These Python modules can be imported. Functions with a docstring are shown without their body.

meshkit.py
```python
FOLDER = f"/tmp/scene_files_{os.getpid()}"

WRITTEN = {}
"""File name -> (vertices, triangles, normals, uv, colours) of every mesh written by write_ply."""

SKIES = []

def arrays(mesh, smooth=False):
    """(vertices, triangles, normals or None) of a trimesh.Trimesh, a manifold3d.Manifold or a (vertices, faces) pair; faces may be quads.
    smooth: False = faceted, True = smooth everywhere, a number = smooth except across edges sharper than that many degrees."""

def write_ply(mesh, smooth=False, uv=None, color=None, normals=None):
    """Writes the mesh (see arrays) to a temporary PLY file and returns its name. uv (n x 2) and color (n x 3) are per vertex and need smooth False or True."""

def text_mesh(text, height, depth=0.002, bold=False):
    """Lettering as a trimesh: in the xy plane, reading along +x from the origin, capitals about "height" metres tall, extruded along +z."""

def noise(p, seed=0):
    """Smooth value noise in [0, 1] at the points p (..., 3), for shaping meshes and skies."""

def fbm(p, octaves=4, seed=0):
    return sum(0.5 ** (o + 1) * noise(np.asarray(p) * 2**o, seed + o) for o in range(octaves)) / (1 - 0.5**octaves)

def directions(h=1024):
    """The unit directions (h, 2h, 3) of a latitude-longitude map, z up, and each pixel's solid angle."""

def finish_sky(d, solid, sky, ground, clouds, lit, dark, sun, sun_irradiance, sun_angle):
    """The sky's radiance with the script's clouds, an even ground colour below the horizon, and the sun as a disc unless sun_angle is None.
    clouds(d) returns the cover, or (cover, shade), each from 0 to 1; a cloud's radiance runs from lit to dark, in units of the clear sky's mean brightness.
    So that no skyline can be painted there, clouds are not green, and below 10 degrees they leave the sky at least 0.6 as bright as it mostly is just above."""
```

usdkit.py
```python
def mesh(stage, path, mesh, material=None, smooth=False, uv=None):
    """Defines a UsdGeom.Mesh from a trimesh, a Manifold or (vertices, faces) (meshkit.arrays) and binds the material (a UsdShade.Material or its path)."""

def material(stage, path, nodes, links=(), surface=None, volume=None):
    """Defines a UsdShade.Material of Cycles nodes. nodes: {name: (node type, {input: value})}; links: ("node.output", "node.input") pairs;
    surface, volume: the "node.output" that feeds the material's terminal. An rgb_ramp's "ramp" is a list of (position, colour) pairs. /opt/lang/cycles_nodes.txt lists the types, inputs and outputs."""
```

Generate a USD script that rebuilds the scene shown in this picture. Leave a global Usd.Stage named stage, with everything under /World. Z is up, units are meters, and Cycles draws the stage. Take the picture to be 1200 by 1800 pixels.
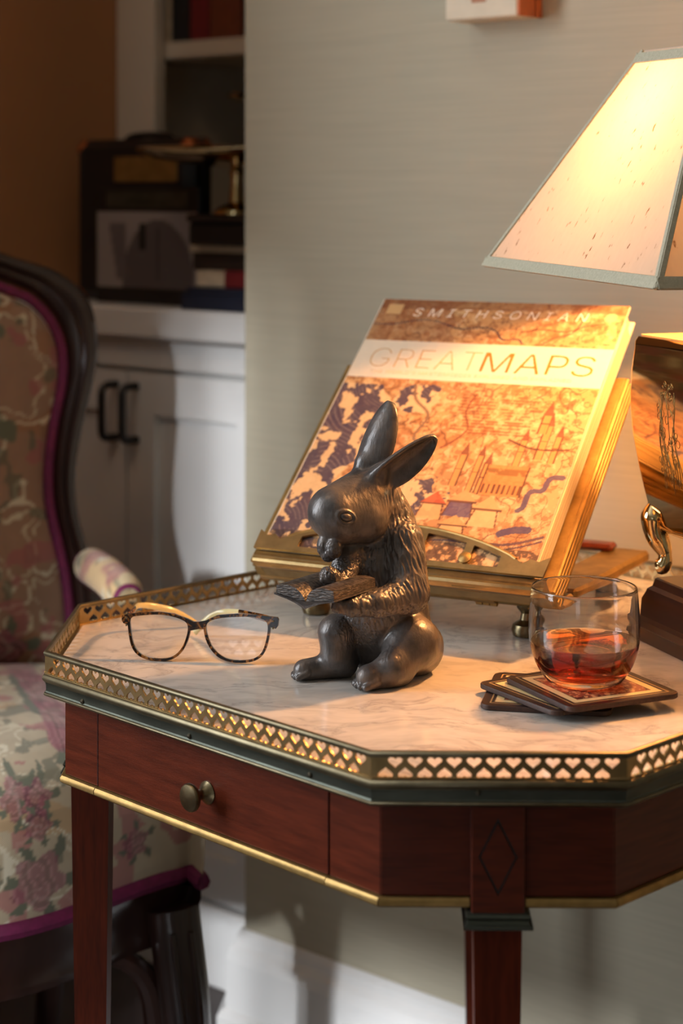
import math
import numpy as np, trimesh, shapely
import shapely.geometry as sg
import shapely.ops as so
import shapely.affinity
import manifold3d as m3
import usdkit, meshkit
from pxr import Usd, UsdGeom, UsdLux, UsdShade, Gf, Sdf, Vt

rng = np.random.default_rng(7)
stage = Usd.Stage.CreateInMemory()
UsdGeom.SetStageUpAxis(stage, 'Z')
UsdGeom.SetStageMetersPerUnit(stage, 1.0)
UsdGeom.Xform.Define(stage, '/World')
UsdGeom.Scope.Define(stage, '/World/Looks')
A = np.array
PI = math.pi

# ------------------------------------------------------------------ camera
F, Y0, CAMZ = 3240.0, 340.0, 1.10          # focal length and horizon of the photograph in pixels, eye height
cam = UsdGeom.Camera.Define(stage, '/World/camera')
cam.AddTranslateOp().Set(Gf.Vec3d(0, 0, CAMZ))
cam.AddRotateXOp().Set(90)
cam.CreateHorizontalApertureAttr(24.0)
cam.CreateVerticalApertureAttr(36.0)
cam.CreateFocalLengthAttr(F / 1200 * 24)
cam.CreateVerticalApertureOffsetAttr(-(900 - Y0) / 1800 * 36)
cam.CreateFStopAttr(5.0)
cam.CreateFocusDistanceAttr(1.50)
cam.CreateClippingRangeAttr(Gf.Vec2f(0.05, 50))
EXPOSURE = 0.0
cam.CreateExposureAttr(EXPOSURE)

# room axes: U along the papered wall (towards the right and the viewer), V into that wall
WU, WV = A([.760, -.650, 0]), A([.650, .760, 0])
def R(u, v, z=0): return WU * u + WV * v + A([0, 0, z])
LEFT_U, RIGHT_U, FRONT_V, WALL_V, CEIL = -2.24, 2.3, -2.6, 1.70, 2.55

def light_rect(name, centre, aim, w, h, watts, color):
    l = UsdLux.RectLight.Define(stage, '/World/' + name)
    c, t = A(centre, float), A(aim, float)
    z = (c - t) / np.linalg.norm(c - t); x = np.cross([0, 0, 1], z); x /= np.linalg.norm(x); y = np.cross(z, x)
    m = Gf.Matrix4d(*x, 0, *y, 0, *z, 0, *c, 1)
    l.AddTransformOp().Set(m)
    l.CreateWidthAttr(w); l.CreateHeightAttr(h); l.CreateIntensityAttr(watts); l.CreateColorAttr(Gf.Vec3f(*color))
    return l
# soft daylight through the window of the left wall; a low beam of hazy sun through the narrow window behind the viewer
light_rect('daylight_left_window', R(LEFT_U + .02, -.15, 1.45), R(0, -.15, 1.25), 1.1, 1.4, 11.0, (.88, .94, 1.0))
sun = UsdLux.DistantLight.Define(stage, '/World/sun')
SUN_DIR = A([.31, .95, -.27])
_z = -SUN_DIR / np.linalg.norm(SUN_DIR); _x = np.cross([0, 0, 1], _z); _x /= np.linalg.norm(_x); _y = np.cross(_z, _x)
sun.AddTransformOp().Set(Gf.Matrix4d(*_x, 0, *_y, 0, *_z, 0, 0, 0, 0, 1))
sun.CreateAngleAttr(2.8); sun.CreateNormalizeAttr(True); sun.CreateIntensityAttr(1.9); sun.CreateColorAttr(Gf.Vec3f(.92, .95, 1.0))
warm_fill = UsdLux.SphereLight.Define(stage, '/World/added_warm_fill')      # added warm fill without a fixture, to brighten the alcove and chair
warm_fill.AddTranslateOp().Set(Gf.Vec3d(*map(float, R(-1.35, .55, 2.30))))
warm_fill.CreateRadiusAttr(.09); warm_fill.CreateIntensityAttr(14.0); warm_fill.CreateColorAttr(Gf.Vec3f(1.0, .62, .32))
dome = UsdLux.DomeLight.Define(stage, '/World/sky')
dome.CreateIntensityAttr(.5); dome.CreateColorAttr(Gf.Vec3f(.80, .90, 1.0))
LAMP = A([.342, 1.610, 0]); LAMP_YAW = .33
def lamp_bulb_light(parent, at):
    l = UsdLux.SphereLight.Define(stage, parent + '/glow')
    l.AddTranslateOp().Set(Gf.Vec3d(*map(float, at)))
    l.CreateRadiusAttr(.022); l.CreateIntensityAttr(960.0); l.CreateColorAttr(Gf.Vec3f(1.0, .46, .155))

# ------------------------------------------------------------------ helpers: pixels to points on real planes
def at(x, y, Z): return A([(x - 600) * Z / F, Z, CAMZ - (y - Y0) * Z / F])
def onz(x, y, z): return at(x, y, F * (CAMZ - z) / (y - Y0))
def onplane(x, y, p0, n):
    r = A([(x - 600) / F, 1, -(y - Y0) / F]); o = A([0, 0, CAMZ])
    return o + r * (np.dot(p0 - o, n) / np.dot(r, n))

# ------------------------------------------------------------------ helpers: scene tree
count, base = {}, {}
def numbered(parent, name):
    k = count[(parent, name)] = count.get((parent, name), -1) + 1
    return name if k == 0 else f'{name}_{k:03d}'
def say(prim, **kw):
    for k, v in kw.items():
        if v: prim.SetCustomDataByKey({'cat': 'category'}.get(k, k), v)
def thing(name, label, cat, loc=(0, 0, 0), group=None):
    path = '/World/' + numbered('/World', name)
    x = UsdGeom.Xform.Define(stage, path); x.AddTranslateOp().Set(Gf.Vec3d(*map(float, loc)))
    say(x.GetPrim(), label=label, cat=cat, group=group)
    base[path] = A(loc, float)
    return path
def struct(name, loc=(0, 0, 0)):
    path = '/World/' + numbered('/World', name)
    x = UsdGeom.Xform.Define(stage, path); x.AddTranslateOp().Set(Gf.Vec3d(*map(float, loc)))
    say(x.GetPrim(), kind='structure'); base[path] = A(loc, float)
    return path
def tri(mesh):
    if isinstance(mesh, trimesh.Trimesh): return np.array(mesh.vertices), np.array(mesh.faces)
    v, f, _ = meshkit.arrays(mesh); return v, f
def obj(name, mesh, material, parent='/World', smooth=35, label=None, kind=None, cat=None, group=None, color=None):
    v, f = tri(mesh)
    b = base.get(parent, np.zeros(3))
    path = parent + '/' + numbered(parent, name)
    if parent == '/World':
        b = A([*(v.min(0) + v.max(0))[:2] / 2, v[:, 2].min()]) if kind != 'structure' else np.zeros(3)
    m = usdkit.mesh(stage, path, (v - b, f), material, smooth=True if color is not None else smooth)
    if parent == '/World': UsdGeom.Xformable(m).AddTranslateOp().Set(Gf.Vec3d(*map(float, b)))
    base[path] = b
    if color is not None:
        UsdGeom.PrimvarsAPI(m).CreatePrimvar('Cd', Sdf.ValueTypeNames.Color3fArray, 'vertex').Set(Vt.Vec3fArray.FromNumpy(np.asarray(color, np.float32)))
    say(m.GetPrim(), label=label, kind=kind, cat=cat, group=group)
    return path

# ------------------------------------------------------------------ helpers: shapes
def cat(ms): return trimesh.util.concatenate([m if isinstance(m, trimesh.Trimesh) else trimesh.Trimesh(*tri(m), process=False) for m in ms])
def frame_box(o, ax, ay, az, lo, hi, c=.0015):
    """A chamfered box: lo, hi in the frame (ax, ay, az) at o."""
    lo, hi = A(lo, float), A(hi, float)
    c = min(c, *(abs(hi - lo) * .45))
    P = []
    for i in (0, 1):
        for j in (0, 1):
            for k in (0, 1):
                p = [hi[0] if i else lo[0], hi[1] if j else lo[1], hi[2] if k else lo[2]]
                s = [-1 if i else 1, -1 if j else 1, -1 if k else 1]
                for e in range(3):
                    q = list(p)
                    for g in range(3):
                        if g != e: q[g] += s[g] * c
                    P.append(q)
    h = trimesh.convex.convex_hull(A(P))
    v = A(o) + h.vertices @ A([ax, ay, az])
    f = h.faces
    if np.dot(np.cross(ax, ay), az) < 0: f = f[:, ::-1]
    return trimesh.Trimesh(v, f, process=False)
X3, Y3, Z3 = A([1., 0, 0]), A([0, 1., 0]), A([0, 0, 1.])
def rbox(u0, u1, v0, v1, z0, z1, c=.002): return frame_box((0, 0, 0), WU, WV, Z3, (u0, v0, z0), (u1, v1, z1), c)
def loft(rings, closed=True, caps=True):
    rings = [A(r, float) for r in rings]; n, m = len(rings), len(rings[0])
    v = np.vstack(rings); f = []
    for i in range(n - 1):
        for j in range(m if closed else m - 1):
            a, b = i * m + j, i * m + (j + 1) % m
            f += [(a, b, b + m), (a, b + m, a + m)]
    if caps and closed:
        for i, flip in ((0, True), (n - 1, False)):
            c = len(v); v = np.vstack([v, rings[i].mean(0)])
            for j in range(m):
                a, b = i * m + j, i * m + (j + 1) % m
                f.append((c, b, a) if flip else (c, a, b))
    return trimesh.Trimesh(v, A(f), process=False)
def tube(pts, r, n=10, caps=True, flat=None, up=None):
    """A swept tube; r a number or one per point; flat = (axis scale a, b)."""
    pts = A(pts, float); r = np.broadcast_to(r, len(pts))
    t = np.gradient(pts, axis=0); t /= np.linalg.norm(t, axis=1)[:, None]
    s = np.cross(up if up is not None else ([0, 0, 1] if abs(t[0][2]) < .9 else [1, 0, 0]), t[0]); s /= np.linalg.norm(s)
    rings = []
    fa, fb = flat or (1, 1)
    for p, tt, rr in zip(pts, t, r):
        s = s - tt * np.dot(s, tt); s /= np.linalg.norm(s); b = np.cross(tt, s)
        a = np.linspace(0, 2 * PI, n, endpoint=False)
        rings.append(p + rr * (fa * np.cos(a)[:, None] * s + fb * np.sin(a)[:, None] * b))
    return loft(rings, caps=caps)
def spline(pts, n=40, closed=False):
    from scipy.interpolate import CubicSpline
    pts = A(pts, float)
    if closed: pts = np.vstack([pts, pts[:1]])
    d = np.r_[0, np.cumsum(np.linalg.norm(np.diff(pts, axis=0), axis=1) ** .5)]
    cs = CubicSpline(d, pts, bc_type='periodic' if closed else 'natural')
    return cs(np.linspace(0, d[-1], n, endpoint=not closed))
def lathe(profile, n=48, o=(0, 0, 0), axis=Z3, closed=False):
    """profile: (radius, height) from bottom to top, outside anticlockwise."""
    prof = A(profile, float)
    axis = A(axis, float) / np.linalg.norm(axis)
    s = np.cross(axis, [1, 0, 0] if abs(axis[0]) < .8 else [0, 1, 0]); s /= np.linalg.norm(s); b = np.cross(axis, s)
    a = np.linspace(0, 2 * PI, n, endpoint=False)
    ring = np.cos(a)[:, None] * s + np.sin(a)[:, None] * b
    rings = [A(o) + axis * h + ring * max(r, 1e-5) for r, h in prof]
    return loft(rings + ([rings[0]] if closed else []), caps=not closed)
def prism(poly, lo, hi, o, ax, ay, an):
    """A shapely polygon in the plane (ax, ay), extruded along an from lo to hi."""
    out = []
    for g in getattr(poly, 'geoms', [poly]):
        m = trimesh.creation.extrude_polygon(g, hi - lo, engine='earcut')
        v = m.vertices
        w = A(o) + v[:, :1] * A(ax) + v[:, 1:2] * A(ay) + (v[:, 2:] + lo) * A(an)
        f = m.faces if np.dot(np.cross(ax, ay), an) > 0 else m.faces[:, ::-1]
        out.append(trimesh.Trimesh(w, f, process=False))
    return cat(out)
def offset(poly, o):
    """A convex anticlockwise polygon, mitred outwards by o."""
    poly = A(poly, float); n = len(poly); res = []
    nrm = [A([e[1], -e[0]]) / np.hypot(*e) for e in (np.roll(poly, -1, 0) - poly)]
    for i in range(n):
        n1, n2 = nrm[i - 1], nrm[i]
        res.append(np.linalg.solve(A([n1, n2]), A([np.dot(n1, poly[i]), np.dot(n2, poly[i])]) + o))
    return A(res)
def moulding(poly, profile, to3):
    """A closed profile of (offset, z) swept round a convex polygon with mitred corners."""
    rings = [to3(offset(poly, o), z) for o, z in profile]
    return loft(rings + [rings[0]], caps=False)

# ------------------------------------------------------------------ materials
def mat(name, nodes, links, surface='p.BSDF', volume=None): return usdkit.material(stage, '/World/Looks/' + name, nodes, links, surface=surface, volume=volume)
def srgb(*c): c = A(c, float) / 255; return tuple(np.where(c < .04045, c / 12.92, ((c + .055) / 1.055) ** 2.4))
def plain(name, color, rough=.5, metal=0., var=.25, scale=30., stretch=(1, 1, 1), rot=(0, 0, 0), bump=0., bscale=None, **kw):
    """A principled surface whose colour and relief wander with (stretched) noise."""
    c = A(color)
    nodes = {'g': ('geometry', {}), 'm': ('mapping', {'scale': stretch, 'rotation': rot}), 'n': ('noise_texture', {'scale': scale, 'detail': 5.0, 'roughness': .6}),
             'r': ('rgb_ramp', {'ramp': [(.25, tuple(np.clip(c * (1 - var), 0, 1))), (.5, tuple(c)), (.75, tuple(np.clip(c * (1 + var), 0, 1)))]}),
             'p': ('principled_bsdf', {'roughness': rough, 'metallic': metal, **kw})}
    links = [('g.position', 'm.vector'), ('m.vector', 'n.vector'), ('n.fac', 'r.fac'), ('r.color', 'p.base_color')]
    if bump:
        nodes['n2'] = ('noise_texture', {'scale': bscale or scale * 3, 'detail': 4.0})
        nodes['b'] = ('bump', {'strength': 1.0, 'distance': bump})
        links += [('m.vector', 'n2.vector'), ('n2.fac', 'b.height'), ('b.normal', 'p.normal')]
    return mat(name, nodes, links)
WROT = (0, 0, math.atan2(.650, .760))
M = {}
M['paper'] = plain('wallpaper', srgb(176, 168, 147), .85, var=.07, scale=2.2, stretch=(3, 3, 110), rot=WROT, bump=.0003, bscale=5)
M['brown_wall'] = plain('brown_wall', srgb(172, 120, 78), .8, var=.06, scale=3)
M['white_paint'] = plain('white_paint', srgb(226, 225, 222), .35, var=.02, scale=6)
M['cream_paint'] = plain('cream_paint', srgb(206, 192, 172), .45, var=.03, scale=6)
M['green_grey'] = plain('green_grey_paint', srgb(120, 118, 106), .6, var=.05, scale=4)
M['ceiling'] = plain('ceiling_paint', srgb(220, 216, 208), .8, var=.02, scale=3)
M['floor'] = plain('dark_floor', srgb(74, 64, 62), .45, var=.35, scale=4, stretch=(14, 1, 1), rot=WROT)
M['mahogany'] = plain('mahogany', (.105, .0175, .0062), .34, var=.4, scale=9, stretch=(2.5, 2.5, 24), bump=.00010, bscale=60, specular_ior_level=.28, coat_weight=.10, coat_roughness=.16)
M['leg_wood'] = plain('leg_mahogany', (.105, .0175, .0062), .42, var=.4, scale=9, stretch=(24, 24, 2.5), specular_ior_level=.10)
M['dark_wood'] = plain('dark_walnut', (.022, .0085, .006), .28, var=.3, scale=14, stretch=(6, 6, 1.5), coat_weight=.4, coat_roughness=.15)
M['plinth_wood'] = plain('ebonised_wood', (.030, .010, .006), .3, var=.3, scale=14, stretch=(1, 1, 8), coat_weight=.3, coat_roughness=.2)
M['ink'] = plain('ebony_line', (.006, .004, .004), .5)
M['brass'] = plain('aged_brass', (.42, .29, .13), .34, 1., var=.3, scale=45, bump=.00008, bscale=220)
M['gilt'] = plain('worn_gilt_trim', (.36, .225, .075), .48, .8, var=.3, scale=60, bump=.0001, bscale=160)
M['silver_brass'] = plain('pale_worn_brass', (.20, .165, .10), .46, 1., var=.25, scale=60, bump=.00006, bscale=250)
M['green_brass'] = plain('verdigris_band', (.085, .092, .072), .40, .8, var=.35, scale=22, stretch=(1, 1, 3))
M['polished'] = plain('polished_brass', (.74, .54, .27), .06, 1., var=.10, scale=25)
M['dull_brass'] = plain('etched_brass', (.20, .12, .04), .45, 1.)
M['knob'] = plain('antique_bronze', (.20, .155, .085), .33, 1., var=.3, scale=90)
M['black'] = plain('black_leather', (.010, .008, .008), .45, bump=.0003, bscale=400)
M['copper'] = plain('copper_corner', (.45, .14, .05), .4, 1.)
M['iron'] = plain('dark_iron', (.012, .009, .008), .4)
M['piping'] = plain('magenta_piping', srgb(100, 18, 64), .75, var=.3, scale=120)
M['screw'] = plain('screw_head', (.10, .085, .06), .4, 1.)
M['cover_cream'] = plain('cream_board', srgb(222, 210, 188), .6, var=.06)
M['bark'] = plain('cork_edge', srgb(62, 40, 32), .55, var=.35, scale=300)

# marble: soft grey veins on a warm white slab, polished
M['marble'] = mat('marble', {
    'g': ('geometry', {}), 'w': ('noise_texture', {'scale': 5.0, 'detail': 4.0}), 'ws': ('vector_math', {'math_type': 'scale', 'scale': .22}),
    'a': ('vector_math', {'math_type': 'add'}), 'm': ('mapping', {'rotation': (0, 0, .9), 'scale': (4.5, 8, 1)}),
    'v': ('noise_texture', {'scale': 1.5, 'detail': 7.0, 'roughness': .62}), 'd': ('math', {'math_type': 'subtract', 'value2': .5}), 'ab': ('math', {'math_type': 'absolute'}),
    'r': ('rgb_ramp', {'ramp': [(0, srgb(184, 177, 171)), (.008, srgb(200, 193, 185)), (.03, srgb(213, 205, 196)), (.14, srgb(217, 209, 199)), (1, srgb(216, 208, 197))]}),
    'c': ('noise_texture', {'scale': 7.0, 'detail': 3.0}), 'cr': ('rgb_ramp', {'ramp': [(.35, (.78, .77, .77)), (.58, (1, 1, 1))]}), 'mx': ('mix', {'mix_type': 'multiply', 'fac': .75}),
    'p': ('principled_bsdf', {'roughness': .13, 'specular_ior_level': .5})},
    [('g.position', 'w.vector'), ('w.color', 'ws.vector1'), ('g.position', 'a.vector1'), ('ws.vector', 'a.vector2'), ('a.vector', 'm.vector'), ('m.vector', 'v.vector'),
     ('v.fac', 'd.value1'), ('d.value', 'ab.value1'), ('ab.value', 'r.fac'), ('m.vector', 'c.vector'), ('c.fac', 'cr.fac'), ('r.color', 'mx.color1'), ('cr.color', 'mx.color2'), ('mx.color', 'p.base_color')])
# figurine: dark bronze resin with fine strokes
M['figurine'] = mat('dark_bronze_resin', {
    'g': ('geometry', {}), 'm': ('mapping', {'scale': (1, 1, .22)}), 'n': ('noise_texture', {'scale': 420.0, 'detail': 3.0}), 'n0': ('noise_texture', {'scale': 60.0, 'detail': 5.0}),
    'r': ('rgb_ramp', {'ramp': [(.3, (.060, .054, .052)), (.5, (.100, .086, .080)), (.72, (.15, .118, .098))]}), 'b': ('bump', {'strength': .55, 'distance': .0006}),
    'rr': ('map_range', {'from_min': .3, 'from_max': .7, 'to_min': .26, 'to_max': .42}),
    'p': ('principled_bsdf', {'metallic': .25, 'specular_ior_level': .6})},
    [('g.position', 'm.vector'), ('m.vector', 'n.vector'), ('g.position', 'n0.vector'), ('n0.fac', 'r.fac'), ('r.color', 'p.base_color'), ('n.fac', 'b.height'), ('b.normal', 'p.normal'), ('n0.fac', 'rr.value'), ('rr.result', 'p.roughness')])
# printed surfaces read the colour of their own vertices
def printed(name, rough=.35, **kw): return mat(name, {'a': ('attribute', {'attribute': 'Cd'}), 'p': ('principled_bsdf', {'roughness': rough, **kw})}, [('a.color', 'p.base_color')])
M['print'] = printed('printed_paper', .38)
M['tapestry'] = mat('tapestry', {'a': ('attribute', {'attribute': 'Cd'}), 'g': ('geometry', {}), 'w': ('wave_texture', {'scale': 260.0, 'bands_direction': 'diagonal', 'distortion': .6}),
    'mx': ('mix', {'mix_type': 'multiply', 'fac': .22}), 'b': ('bump', {'strength': .4, 'distance': .0006}), 'p': ('principled_bsdf', {'roughness': .85, 'sheen_weight': .15})},
    [('g.position', 'w.vector'), ('a.color', 'mx.color1'), ('w.color', 'mx.color2'), ('mx.color', 'p.base_color'), ('w.fac', 'b.height'), ('b.normal', 'p.normal')])
# clear glass, lens, whisky
M['glass'] = mat('clear_glass', {'p': ('principled_bsdf', {'transmission_weight': 1.0, 'roughness': .0, 'ior': 1.46, 'base_color': (1, 1, 1)})}, [])
M['lens'] = mat('spectacle_lens', {'f': ('fresnel', {'IOR': 1.5}), 't': ('transparent_bsdf', {'color': (.97, .97, .97)}), 'gl': ('glossy_bsdf', {'roughness': .0, 'color': (1, 1, 1)}), 'x': ('mix_closure', {})},
    [('f.fac', 'x.fac'), ('t.BSDF', 'x.closure1'), ('gl.BSDF', 'x.closure2')], surface='x.closure')
M['whisky'] = mat('whisky', {'p': ('principled_bsdf', {'transmission_weight': 1.0, 'roughness': .0, 'ior': 1.35, 'base_color': (1, 1, 1)}), 'v': ('absorption_volume', {'color': (.87, .42, .05), 'density': 105.0})}, [], volume='v.volume')
M['tortoise'] = mat('tortoiseshell', {'g': ('geometry', {}), 'n': ('noise_texture', {'scale': 170.0, 'detail': 3.0, 'distortion': 1.0}),
    'r': ('rgb_ramp', {'ramp': [(.40, (.008, .004, .003)), (.52, (.035, .012, .004)), (.62, (.28, .10, .02)), (.70, (.42, .20, .05))]}), 'p': ('principled_bsdf', {'roughness': .12})},
    [('g.position', 'n.vector'), ('n.fac', 'r.fac'), ('r.color', 'p.base_color')])
M['cream_temple'] = plain('cream_acetate', srgb(214, 202, 152), .18, var=.05)
# lamp shade silk lets light through; slubs run down the cloth
def silk(name, rot):
    return mat(name, {'g': ('geometry', {}), 'm': ('mapping', {'rotation': rot, 'scale': (1, 1, .07)}), 'n': ('noise_texture', {'scale': 190.0, 'detail': 2.0}),
        'r': ('rgb_ramp', {'ramp': [(.24, (.20, .12, .07)), (.32, (.52, .44, .35)), (1, (.56, .48, .38))]}),
        'd': ('diffuse_bsdf', {}), 't': ('translucent_bsdf', {}), 'x': ('mix_closure', {'fac': .135})},
        [('g.position', 'm.vector'), ('m.vector', 'n.vector'), ('n.fac', 'r.fac'), ('r.color', 'd.color'), ('r.color', 't.color'), ('d.BSDF', 'x.closure1'), ('t.BSDF', 'x.closure2')], surface='x.closure')
M['silk_a'] = silk('shade_silk', (0, .5, 0)); M['silk_b'] = silk('shade_silk_turned', (0, -.5, 0))
M['shade_tape'] = plain('grey_green_braid', srgb(176, 172, 150), .85, var=.15, scale=400)
M['satin_brass'] = plain('satin_brass', (.60, .40, .16), .45, .6)
M['bulb'] = mat('bulb_glass', {'e': ('emission', {'color': (1, .62, .28), 'strength': 18.0})}, [], surface='e.emission')
M['pages'] = mat('page_edges', {'g': ('geometry', {}), 'dn': ('vector_math', {'math_type': 'dot_product', 'vector2': (-.3046, -.572, .761)}), 'n': ('noise_texture', {'dimensions': '1D', 'scale': 1100.0, 'detail': 1.0}),
    'r': ('rgb_ramp', {'ramp': [(.3, srgb(150, 120, 84)), (.5, srgb(226, 206, 168)), (.8, srgb(238, 224, 192))]}), 'p': ('principled_bsdf', {'roughness': .6})},
    [('g.position', 'dn.vector1'), ('dn.value', 'n.w'), ('n.fac', 'r.fac'), ('r.color', 'p.base_color')])

# ------------------------------------------------------------------ the room
def wall_with_hole(name, o, ax, an, w0, w1, z0, z1, hole, material, t=.08):
    s = struct(name)
    p = sg.box(w0, z0, w1, z1)
    for hl in (hole if isinstance(hole, list) else [hole] if hole else []): p = p.difference(sg.box(*hl))
    obj('plaster', prism(p, 0, t, o, ax, Z3, an), material, s, smooth=False)
    return s
EDGE_U = -1.618
struct_floor = struct('floor')
obj('boards', rbox(LEFT_U - .1, RIGHT_U + .1, FRONT_V - .1, 2.45, -.05, 0), M['floor'], struct_floor, smooth=False)
s = struct('ceiling'); obj('plaster', rbox(LEFT_U - .1, RIGHT_U + .1, FRONT_V - .1, 2.45, CEIL, CEIL + .05), M['ceiling'], s, smooth=False)
s = struct('wall_back'); obj('papered_breast', rbox(EDGE_U, RIGHT_U, WALL_V, 2.45, 0, CEIL, .003), M['paper'], s, smooth=False)
s = struct('wall_alcove'); obj('alcove_back', rbox(LEFT_U, EDGE_U, 2.36, 2.45, 0, CEIL), M['green_grey'], s, smooth=False)
wall_with_hole('wall_left', R(LEFT_U, 0), WV, -WU, FRONT_V - .1, 2.45, 0, CEIL, (-.72, .70, .42, 2.15), M['brown_wall'])
wall_with_hole('wall_front', R(0, FRONT_V), WU, -WV, LEFT_U, RIGHT_U, 0, CEIL, [(-.02, .80, .22, 2.25), (.25, .45, .95, 1.43)], M['paper'])
wall_with_hole('wall_right', R(RIGHT_U, 0), WV, WU, FRONT_V - .1, 2.45, 0, CEIL, None, M['paper'])
def window(name, o, ax, an, w0, w1, z0, z1):
    s = struct(name)
    bars = [(w0, z0, w0 + .05, z1), (w1 - .05, z0, w1, z1), (w0, z0, w1, z0 + .05), (w0, z1 - .05, w1, z1), ((w0 + w1) / 2 - .015, z0, (w0 + w1) / 2 + .015, z1), (w0, (z0 + z1) / 2 - .015, w1, (z0 + z1) / 2 + .015)]
    obj('window_frame', prism(so.unary_union([sg.box(*b) for b in bars]), -.03, .0, o, ax, Z3, an), M['white_paint'], s, smooth=False)
window('window_1', R(LEFT_U, 0), WV, -WU, -.72, .42, .70, 2.15)
window('window_2', R(0, FRONT_V), WU, -WV, -.02, .22, .80, 2.25)
window('window_3', R(0, FRONT_V), WU, -WV, .25, .95, .45, 1.43)  # added low opening, sized so the sun reaches skirting and lower wall
# made-up hanging sheet beside the left window, added to keep daylight off the cupboard
screen_pts = [R(LEFT_U + .06 + .27 * t, .80 + .028 * math.sin(t * PI * 7), 0) for t in np.linspace(0, 1, 60)]
obj('added_light_screen', loft([[p + Z3 * z for p in screen_pts] + [p + WV * .012 + Z3 * z for p in screen_pts[::-1]] for z in (.02, 2.35)]), plain('light_screen_cloth', srgb(150, 128, 100), .9, var=.1), '/World/window_1')
# skirting of the papered wall: plinth, face, ogee top
s = struct('baseboard_back')
prof = [(0, 0), (.024, 0), (.024, .055), (.020, .062), (.016, .066), (.016, .128), (.013, .140), (.007, .150), (.006, .158), (.002, .166), (0, .166)]
rings = []
for u, g in ((EDGE_U, 1), (RIGHT_U, 0)): rings.append([R(u - (o if g else 0), WALL_V - o, z) for o, z in prof])
obj('skirting', loft(rings), M['white_paint'], s, smooth=False)
rings = [[R(EDGE_U - o, v - (o if k == 0 else 0), z) for o, z in prof] for k, v in enumerate((WALL_V, 1.82))]
obj('skirting_return', loft(rings[::-1]), M['white_paint'], s, smooth=False)

# built-in cupboard of the alcove, its worktop, and the bookcase above
CAB_V, TOP_Z = 1.83, .937
c = thing('alcove_cupboard', 'white painted built-in cupboard with two panelled doors and iron handles, left of the papered wall', 'cupboard', R(-1.93, 2.0, 0))
obj('carcass', rbox(LEFT_U + .002, EDGE_U - .002, CAB_V + .02, 2.355, .0, .893), M['white_paint'], c, smooth=False)
obj('kick_board', rbox(LEFT_U + .002, EDGE_U - .03, CAB_V - .006, CAB_V + .02, 0, .11, .003), M['white_paint'], c, smooth=False)
obj('top_rail', rbox(LEFT_U + .002, EDGE_U - .002, CAB_V + .002, CAB_V + .02, .848, .893), M['white_paint'], c, smooth=False)
for (u0, u1, hu) in ((LEFT_U + .006, -1.977, -1.996), (-1.973, -1.70, -1.953)):
    dr = sg.box(u0, .118, u1, .842)
    inner = sg.box(u0 + .055, .178, u1 - .055, .782)
    stiles = prism(dr.difference(inner), 0, .02, R(0, CAB_V), WU, Z3, WV)
    d = obj('door', stiles, M['white_paint'], c, smooth=False)
    obj('panel', rbox(u0 + .05, u1 - .05, CAB_V + .010, CAB_V + .0195, .172, .788), M['white_paint'], d, smooth=False)
    zt, zb = .822, .745
    hp = [R(hu, CAB_V - .001, zt), R(hu, CAB_V - .026, zt - .003), R(hu, CAB_V - .030, zt - .02), R(hu, CAB_V - .030, zb + .02), R(hu, CAB_V - .026, zb + .003), R(hu, CAB_V - .001, zb)]
    obj('handle', tube(spline(hp, 24), .0060, 10), M['iron'], d)
obj('end_stile', rbox(-1.696, EDGE_U - .002, CAB_V, CAB_V + .02, .11, .845), M['white_paint'], c, smooth=False)
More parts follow.
